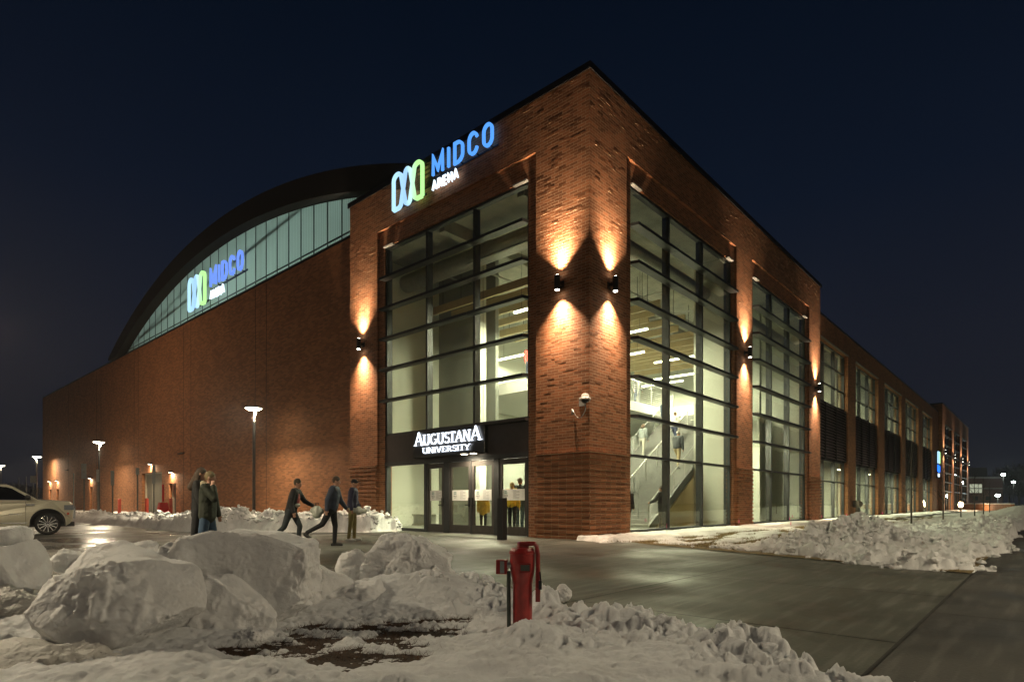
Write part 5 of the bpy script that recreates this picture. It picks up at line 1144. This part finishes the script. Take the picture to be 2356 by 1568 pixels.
    for i, (a0, el, wr) in enumerate(A):
        b_.cap(a0, .05 * s, el, .04 * s).cap(el, .039 * s, wr, .027 * s)
        d = (wr - el).normalized(); sdv = d.cross(Vector((0, 1, 0))).normalized() if abs(d.y) < .9 else Vector((0, 0, 1)); pal = wr + d * .055 * s
        b_.cap(wr, .026 * s, pal, .032 * s, 8)
        for q in range(4):
            o_ = sdv * (.026 - .0175 * q) * s; f1 = pal + o_ + d * .05 * s; f2 = f1 + d * (.026 + .006 * (q in (1, 2))) * s + Vector((0, -.012 * (1 if i == 0 else -1), 0)); b_.cap(pal + o_ * .9, .0105 * s, f1, .0095 * s, 6).cap(f1, .0095 * s, f2, .0085 * s, 6)
        th = wr + d * .02 * s + sdv * .028 * s; b_.cap(th, .0125 * s, th + d * .04 * s + sdv * .022 * s, .0105 * s, 6)
    remesh(b_, 'body', SKIN, t, min(vox, .0085) if vox < .015 else vox * .62, 1)
    # clothes
    g = 1.18 * bulk; c_ = MB(); cm = mat('cloth_%02d%02d%02d' % tuple(int(x * 100) for x in jc), jc, .75, 0, .25, 9, bump=.8, bscale=18)
    c_.cap(up(0, 0, .06 - coat), .135 * s * bulk, up(0, 0, .28), .13 * s * bulk).cap(up(0, .065, .26), .12 * s * bulk, up(0, .085 * wide, .43), .112 * s * bulk).cap(up(0, -.065, .26), .12 * s * bulk, up(0, -.085 * wide, .43), .112 * s * bulk)
    c_.cap(up(0, .05, .06 - coat), .125 * s * bulk, up(0, .05, .3), .12 * s * bulk).cap(up(0, -.05, .06 - coat), .125 * s * bulk, up(0, -.05, .3), .12 * s * bulk)
    c_.cap(sh[0], .066 * s * g / 1.1, sh[1], .066 * s * g / 1.1).cap(neck + Vector((0, 0, -.03)), .075 * s, neck + Vector((0, 0, .015)), .066 * s)
    for (a0, el, wr) in A: c_.cap(a0, .062 * s * g, el, .052 * s * g).cap(el, .052 * s * g, wr, .038 * s * g)
    remesh(c_, 'jacket', cm, t, vox, 3)
    p_ = MB(); pm = mat('trouser_%02d%02d%02d' % tuple(int(x * 100) for x in tc), tc, .8, 0, .25, 9, bump=.5, bscale=20)
    p_.cap(up(0, .03, -.02), .115 * s, up(0, .03, .08), .115 * s).cap(up(0, -.03, -.02), .115 * s, up(0, -.03, .08), .115 * s)
    for (h0, k, an, toe, heel) in L: p_.cap(h0, .098 * s, k, .068 * s * trousers_w).cap(k, .066 * s * trousers_w, an + Vector((0, 0, .0)), .05 * s * trousers_w * trousers_w)
    remesh(p_, 'trousers', pm, t, vox, 2)
    for (h0, k, an, toe, heel) in L:
        q = MB().cap(heel, .046 * s, toe, .04 * s, 12).cap(an - Vector((0, 0, .02)), .047 * s, heel + Vector((.02, 0, 0)), .045 * s, 12); remesh(q, 'shoe', mat('shoe_%02d' % int(shoe[0] * 100), shoe, .6), t, vox * .7, 1)
    if hair and not cap:
        q = MB().ball(tuple(hd - dirh * .014 * s + hu * .022 * s), (.098 * s, .086 * s, rr * .93), 14)
        if hairlen:
            q.cap(hd - dirh * .055 * s, .075 * s, hd - dirh * (.10 + hairlen * .25) * s - Vector((0, 0, hairlen * .75)), .07 * s).cap(hd - dirh * .05 * s + Vector((0, .05 * s, 0)), .05 * s, hd - dirh * .06 * s - Vector((0, -.07 * s, hairlen * .6)), .045 * s).cap(hd - dirh * .05 * s - Vector((0, .05 * s, 0)), .05 * s, hd - dirh * .06 * s - Vector((0, .07 * s, hairlen * .6)), .045 * s)
        remesh(q, 'hair', mat('hair_%02d%02d' % (int(hair[0] * 100), int(hair[1] * 100)), hair, .6, 0, .4, 25, bump=.8, bscale=60, stretch=(3, 3, .6)), t, vox * .8, 1)
    if cap:
        q = MB().ball(tuple(hd + hu * .035 * s), (.098 * s, .088 * s, .088 * s), 14); 
        if cap[1]: q.cap(hd + dirh * .07 * s + hu * .035 * s, .02, hd + dirh * .17 * s + hu * .025 * s, .014, 10).cap(hd + dirh * .07 * s + hu * .035 * s + Vector((0, .04, 0)), .016, hd + dirh * .155 * s + hu * .025 * s + Vector((0, .03, 0)), .012, 8).cap(hd + dirh * .07 * s + hu * .035 * s - Vector((0, .04, 0)), .016, hd + dirh * .155 * s + hu * .025 * s - Vector((0, .03, 0)), .012, 8)
        remesh(q, 'cap', mat('cap_%02d%02d' % (int(cap[0][0] * 100), int(cap[0][1] * 100)), cap[0], .8), t, vox * .8, 1)
    if hood:
        q = MB().cap(neck - dirh * .05 * s + Vector((0, .05, .0)), .065 * s, neck - dirh * .03 * s - Vector((0, .05, 0)), .065 * s).cap(neck - dirh * .09 * s, .06 * s, neck - dirh * .10 * s + Vector((0, 0, .05)), .05 * s).cap(neck + dirh * .05 * s + Vector((0, .06, -.03)), .035, neck + dirh * .09 * s + Vector((0, .03, -.12)), .025)
        q.cap(neck + dirh * .05 * s - Vector((0, .06, .03)), .035, neck + dirh * .09 * s - Vector((0, -.0, .12)), .025)
        remesh(q, 'hood', mat('hood_%02d%02d' % (int(hood[0] * 100), int(hood[1] * 100)), hood, .9, bump=.8, bscale=50), t, vox * .9, 1)
    t['hand_r'] = [float(x) for x in A[1][2]]; t['hand_l'] = [float(x) for x in A[0][2]]
    return t
# two women, walking to the right, seen from behind the boulders
person('person with long wavy dark hair in a long black coat, walking behind her friend', (-6.13, 11.75, 0), .15, 1.80, ((9, 5), (-7, -12)), ((-8, 5), (10, 30)), 2, 0, (.007, .007, .007), (.007, .007, .009), hair=(.06, .034, .016), hairlen=.36, coat=.14, bulk=1.05, vox=.013)
person('person with blond hair in dark olive jacket with fleece hood, hand at face', (-5.72, 11.25, 0), .12, 1.70, ((9, 5), (-7, -12)), ((8, 14), (42, 150)), 2, 5, (.018, .023, .012), (.035, .07, .12), hair=(.20, .145, .06), hairlen=.0, hood=(.42, .36, .24), coat=.10, bulk=1.18, vox=.013, trousers_w=1.28, handup=(1, (.07, -.09, -.04)))
# three people hurrying to the door
p = person('person in an open black jacket over a red and white shirt, leaning forward', (-5.72, 15.5, 0), .05, 1.80, ((26, -8), (-18, -48)), ((30, 62), (-10, 15)), 14, 0, (.014, .015, .016), (.035, .045, .05), hair=(.07, .055, .03), bulk=1.05, coat=.12)
p2 = person('person in a dark blue puffer jacket and black trousers, mid stride', (-4.62, 15.35, 0), .05, 1.80, ((8, -2), (-28, -62)), ((16, 36), (-22, -5)), 8, 4, (.038, .05, .08), (.010, .011, .014), hair=(.06, .035, .02), bulk=1.2)
p3 = person('person in a navy jacket, black baseball cap, khaki trousers and white shoes', (-4.66, 17.5, 0), .05, 1.80, ((4, 0), (-4, -8)), ((5, 20), (-8, 10)), 3, 0, (.022, .022, .055), (.20, .17, .06), shoe=(.6, .6, .58), hair=None, cap=((.01, .01, .012), True), bulk=1.18)
CLR = mat('clear_bag_plastic', (.55, .58, .50), .3, 0, .3, 8, bump=1, bscale=15)
def bag(loc, label, s=(.2, .1, .2)):
    q = MB().cap((0, 0, 0), s[1], (0, 0, -s[2] * .6), s[1] * 1.2).cap((-s[0] * .5, 0, -.03), s[1] * .8, (s[0] * .5, 0, -.05), s[1] * .8); o = remesh(q, 'carried_bag', CLR, None, .012, 3); o.location = loc
    h_ = MB().tube([(-.06, 0, .05), (-.03, 0, .16), (.03, 0, .16), (.06, 0, .05)], .008, 6).build('handle', BLACK, o)
    return tag(o, label, 'bag')
bag((-4.98, 15.3, .95), 'clear plastic bag swinging behind the person in the blue puffer jacket')
bag((-4.42, 17.3, .93), 'pale tote bag in the hands of the person in the black cap', (.34, .085, .12))
# red and white shirt front of the first
MB().ball((.13, .0, 1.22), (.10, .13, .20), 12).build('shirt', mat('red_white_shirt', (.35, .08, .07), .8, 0, .5, 16), p, smooth=True)
MB().ball((.15, .0, 1.05), (.085, .14, .06), 12).build('shirt_hem', mat('white_cloth', (.5, .5, .45), .8), p, smooth=True)
MB().ball((.0, .0, .93), (.185, .2, .07), 14).build('shirt_hem', mat('white_cloth', (.5, .5, .45), .8), p3, smooth=True)
# people inside the doors
GOLD = (.62, .36, .03); IN = TH
person('child in an orange gold jacket inside the double doors', AB(.9, 5.32, .06), IN + .5, 1.45, ((3, 0), (-3, -3)), ((4, 6), (-4, 4)), 0, 0, GOLD, (.02, .02, .03), hair=None, cap=((.5, .5, .03), False), bulk=1.25, coat=.12)
person('adult with short blond hair in a yellow jacket inside the right hand door', AB(.9, 3.9, .08), IN + .35, 1.76, ((3, 0), (-3, -3)), ((4, 10), (-4, 14)), 0, 0, (.66, .42, .03), (.02, .022, .03), hair=(.38, .28, .14), bulk=1.25)
person('tall adult with brown hair in a dark jacket standing ahead of the yellow jacket', AB(1.8, 4.32, .08), IN + .35, 1.95, ((3, 0), (-3, -3)), ((4, 10), (-4, 14)), 0, 0, (.035, .045, .05), (.03, .05, .08), hair=(.13, .08, .05), bulk=1.15)
# people on the stairs and in the hall
def on_stair(a): return .06 + (a - 7.2) * SLP + .17
person('person in a grey top and pale trousers climbing the far side of the stairs', AB(12.3, 5.2, on_stair(12.3)), TH, 1.68, ((45, -10), (-5, -10)), ((15, 45), (-5, 20)), 8, 0, (.20, .22, .22), (.50, .48, .42), shoe=(.6, .6, .6), hair=(.10, .055, .03), hairlen=.1)
person('grey haired person in dark jacket and tan trousers climbing near the railing', AB(11.1, 2.7, on_stair(11.1)), TH, 1.80, ((40, -5), (-5, -10)), ((25, 40), (-10, 10)), 10, 0, (.04, .045, .05), (.36, .29, .17), hair=(.40, .37, .33), bulk=1.2)
person('person in a white vest higher up on the stairs', AB(13.2, 3.9, on_stair(13.2)), TH, 1.7, ((40, -5), (-5, -10)), ((15, 40), (-10, 10)), 8, 0, (.5, .5, .48), (.03, .04, .09), hair=(.2, .13, .07))
person('person in blue jeans near the top of the visible stairs', AB(14.6, 5.2, on_stair(14.6)), TH, 1.75, ((40, -5), (-5, -10)), ((15, 40), (-10, 10)), 8, 0, (.05, .08, .12), (.05, .09, .15), hair=(.05, .03, .02))
person('person with long dark hair in black inside the first tall window', AB(4.6, 1.5, .06), TH + .2, 1.66, ((4, 0), (-4, -4)), ((20, 60), (-4, 20)), 2, 0, (.03, .02, .022), (.02, .02, .025), hair=(.035, .02, .014), hairlen=.3, bulk=1.2, coat=.2)
person('person in a dark coat standing by the first mullion of the tall window', AB(6.6, 1.1, .06), TH + PI / 2, 1.72, ((4, 0), (-4, -4)), ((30, 70), (-4, 20)), 2, 0, (.025, .022, .02), (.05, .04, .03), hair=(.03, .02, .015), bulk=1.2, coat=.2)
cols = [(.4, .06, .05), (.55, .55, .5), (.45, .42, .33), (.05, .08, .15), (.3, .35, .4), (.5, .3, .06), (.05, .05, .05)]
for i in range(7):
    person('person in %s behind the balcony railing of the upper floor' % ['a red sweater', 'a white shirt', 'a beige coat', 'a navy jacket', 'a grey blue top', 'an ochre jacket', 'a black coat'][i], AB(5.4 + i * 1.55, 6.9 + .5 * (i % 2), 6.45), TH - PI / 2 + .4 * (i % 3 - 1), 1.65 + .05 * (i % 4), ((3, 0), (-3, -3)), ((10, 50 if i % 2 else 20), (-4, 20)), 0, 0, cols[i], (.04, .05, .08), hair=[(.05, .03, .02), (.3, .2, .1), (.1, .06, .03)][i % 3], vox=.03, group='people behind the balcony railing')
# ================================================================== CAR
PAINT = mat('champagne_car_paint', (.52, .48, .37), .30, .35, .03, 3, coat=.8)
CHR = mat('chrome', (.7, .7, .7), .12, 1, .02); DARKP = mat('dark_plastic', (.015, .015, .016), .5)
def suv(loc, rz):
    t = empty('parked_car', loc, rz, 'large champagne coloured suv with chrome wheels at the left edge', 'car')
    WR = .375; wx = [1.46, -1.50]; HW = .97
    def arch(cx, r=.50, n=14): return [(cx + r * math.cos(PI - PI * i / n), .42 + r * 1.0 * math.sin(PI - PI * i / n)) for i in range(n + 1)]
    low = [(2.08, .38), (2.16, .50), (2.18, .90), (2.15, 1.08)]
    prof = [(-2.45, .36), (wx[1] - .50, .30)] + [(x, max(z, .3)) for x, z in arch(wx[1])] + [(wx[1] + .50, .30), (wx[0] - .50, .30)] + [(x, max(z, .3)) for x, z in arch(wx[0])] + [(wx[0] + .50, .30)] + low + [(2.04, 1.14), (1.6, 1.185), (.98, 1.215), (.0, 1.20), (-1.4, 1.20), (-2.38, 1.18), (-2.47, .9)]
    # side inset by height so that the flanks are curved, nose tapered in plan
    def side(x, z):
        y = HW - .05 * ((z - .72) / .5) ** 2 - (.04 if z > 1.08 else 0)
        if x > 1.9: y -= .12 * ((x - 1.9) / .28) ** 2
        if x < -2.1: y -= .12 * ((-x - 2.1) / .35) ** 2
        return y
    ys_ = [-1, -.93, -.6, 0, .6, .93, 1]; dz = {1: 0, .93: .012, .6: .03, 0: .045}
    vs = []; n = len(prof)
    for f in ys_:
        for x, z in prof:
            zz = z + (dz[abs(f)] if z > 1.0 else 0); xx = x + (.05 * (1 - f * f) if x > 2.0 else 0); vs.append((xx, side(x, z) * f, zz))
    m = MB(); k = 0; m.v = vs
    for i in range(len(ys_) - 1):
        for j in range(n): j2 = (j + 1) % n; m.f.append((i * n + j, i * n + j2, (i + 1) * n + j2, (i + 1) * n + j)); m.m.append(0)
    m.f.append(tuple(range(n))); m.m.append(0); m.f.append(tuple((len(ys_) - 1) * n + j for j in reversed(range(n)))); m.m.append(0)
    o = m.build('body', PAINT, t); bevel(o, .022, 3)
    # cabin
    gp = [(1.22, 1.20), (.55, 1.66), (.36, 1.74), (-.6, 1.79), (-1.8, 1.77), (-2.25, 1.70), (-2.42, 1.19)]
    ins = lambda z: HW - .07 - (z - 1.19) * .30
    m = MB(); n = len(gp)
    for f in (-1, 1):
        for x, z in gp: m.v.append((x, ins(z) * f, z))
    m.f += [tuple(range(n)), tuple(range(2 * n - 1, n - 1, -1))]; m.m += [0, 0]
    for j in range(n): j2 = (j + 1) % n; m.f.append((j, n + j, n + j2, j2)); m.m.append(0)
    o = m.build('roof', PAINT, t); bevel(o, .03, 3)
    for sgn in (-1, 1):
        for poly in ([(1.02, 1.235), (.50, 1.60), (.34, 1.66), (-.10, 1.68), (-.10, 1.235)], [(-.20, 1.235), (-.20, 1.685), (-1.2, 1.69), (-1.2, 1.235)], [(-1.3, 1.235), (-1.3, 1.69), (-2.1, 1.64), (-2.2, 1.25)]):
            MB().prism(poly, .004, .012, lambda u, v, d: (u, sgn * (ins(v) + d), v)).build('side_window', CARGLASS, t)
        m = MB().prism([(.95, 1.215), (-2.3, 1.215), (-2.3, 1.235), (.93, 1.235)], .012, .02, lambda u, v, d: (u, sgn * (ins(v) + d), v)); m.build('chrome_strip', CHR, t)
        # flank details
        for x in (.86, -.16, -1.22): MB().box(x - .004, x + .004, sgn * .972, sgn * .955, .38, 1.17).build('door_gap', DARKP, t)
        MB().box(-.12, -.30 + .34, sgn * .965, sgn * .995, 1.03, 1.06).build('door_handle', CHR, t)
        MB().box(-.9, .9, sgn * .955, sgn * .978, .415, .445).build('chrome_strip', CHR, t)
        MB().box(-.98, 1.0 - .05, sgn * .80, sgn * 1.0, .24, .30).build('running_board', DARKP, t)
        MB().box(.86, 1.10, sgn * .955, sgn * .975, 1.02, 1.075).build('fender_vent', CHR, t)
        q = MB().cap((.92, sgn * 1.02, 1.27), .075, (.92, sgn * 1.15, 1.31), .085); o = remesh(q, 'side_mirror', DARKP, t, .015, 2)
        MB().box(1.92, 2.195, sgn * .70, sgn * .895, .86, 1.04).build('headlight', mat('headlight_glass', (.25, .27, .3), .08, .3), t)
        MB().box(2.00, 2.06, sgn * .90, sgn * .965, .70, .77).build('side_marker', mat('amber_marker', (.5, .05, .02), .4), t)
        for cx in wx:
            m = MB(); N_ = 22
            for i in range(N_):
                a0, a1 = PI * i / N_ - .12, PI * (i + 1) / N_ - .12
                pp = [(cx + .505 * math.cos(a0), .42 + .505 * math.sin(a0)), (cx + .505 * math.cos(a1), .42 + .505 * math.sin(a1)), (cx + .545 * math.cos(a1), .42 + .545 * math.sin(a1)), (cx + .545 * math.cos(a0), .42 + .545 * math.sin(a0))]
                m.prism(pp, .945, .980, lambda u, v, d: (u, sgn * d, v))
            m.build('fender_flare', PAINT, t)
            m = MB()
            for i in range(12):
                a0, a1 = PI * i / 12, PI * (i + 1) / 12
                m.prism([(cx + .495 * math.cos(a0), .42 + .495 * math.sin(a0)), (cx + .495 * math.cos(a1), .42 + .495 * math.sin(a1)), (cx + .47 * math.cos(a1), .42 + .47 * math.sin(a1)), (cx + .47 * math.cos(a0), .42 + .47 * math.sin(a0))], .55, .955, lambda u, v, d: (u, sgn * d, v))
            m.box(cx - .48, cx + .48, sgn * .5, sgn * .56, .3, .9); m.build('wheel_well', DARKP, t)
            w = empty('wheel', (cx, sgn * .83, WR)); w.parent = t
            pr = [(.255, -.11), (.34, -.13), (.375, -.10), (.375, .10), (.34, .13), (.255, .11)]
            MB().lathe(pr, n=40, axis='y').build('tyre', BLACK, w)
            r_ = MB().lathe([(.285, .085 * sgn), (.29, .115 * sgn), (.265, .118 * sgn), (.262, .05 * sgn)], n=40, axis='y')
            for i in range(12):
                a = 2 * PI * i / 12; r_.bar((math.cos(a) * .04, .10 * sgn, math.sin(a) * .04), (math.cos(a + .06) * .27, .105 * sgn, math.sin(a + .06) * .27), .028, .02, up=(0, 1, 0))
            r_.lathe([(.05, .085 * sgn), (.055, .12 * sgn), (.02, .125 * sgn)], n=16, axis='y').build('rim', CHR, w)
            MB().lathe([(.25, -.08), (.25, .03 * sgn)], n=24, axis='y').build('brake_disc', DARKP, w)
    # badge lettering on the front door
    m = MB(); word(m, 'DENALI', .42, .70, .055, .010, lambda u, v, d: (u, -(.968 + d), v), 0, .004, total=.34); m.build('badge', CHR, t)
    MB().box(-2.3, 2.05, -.85, .85, .28, .34).build('underbody', DARKP, t)
    MB().box(2.19, 2.26, -.62, .62, .55, 1.0).build('grille', CHR, t); MB().box(2.0, 2.22, -.86, .86, .28, .44).build('bumper', DARKP, t)
    return t
suv((-17.94, 20.73, 0), math.radians(39))
# ------------------------------------------------------------------ damp night air
hz_ = MB().box(-160, 190, -40, 240, -1.1, 24).build('haze', mat('haze_empty', (1, 1, 1)))
m, n, l, o = new_mat('night_haze'); v = n.new('ShaderNodeVolumePrincipled'); v.inputs['Density'].default_value = .0004; v.inputs['Color'].default_value = (.95, .96, 1, 1); v.inputs['Anisotropy'].default_value = .6
l.new(v.outputs[0], o.inputs['Volume']); hz_.data.materials.clear(); hz_.data.materials.append(m); tag(hz_, kind='stuff')
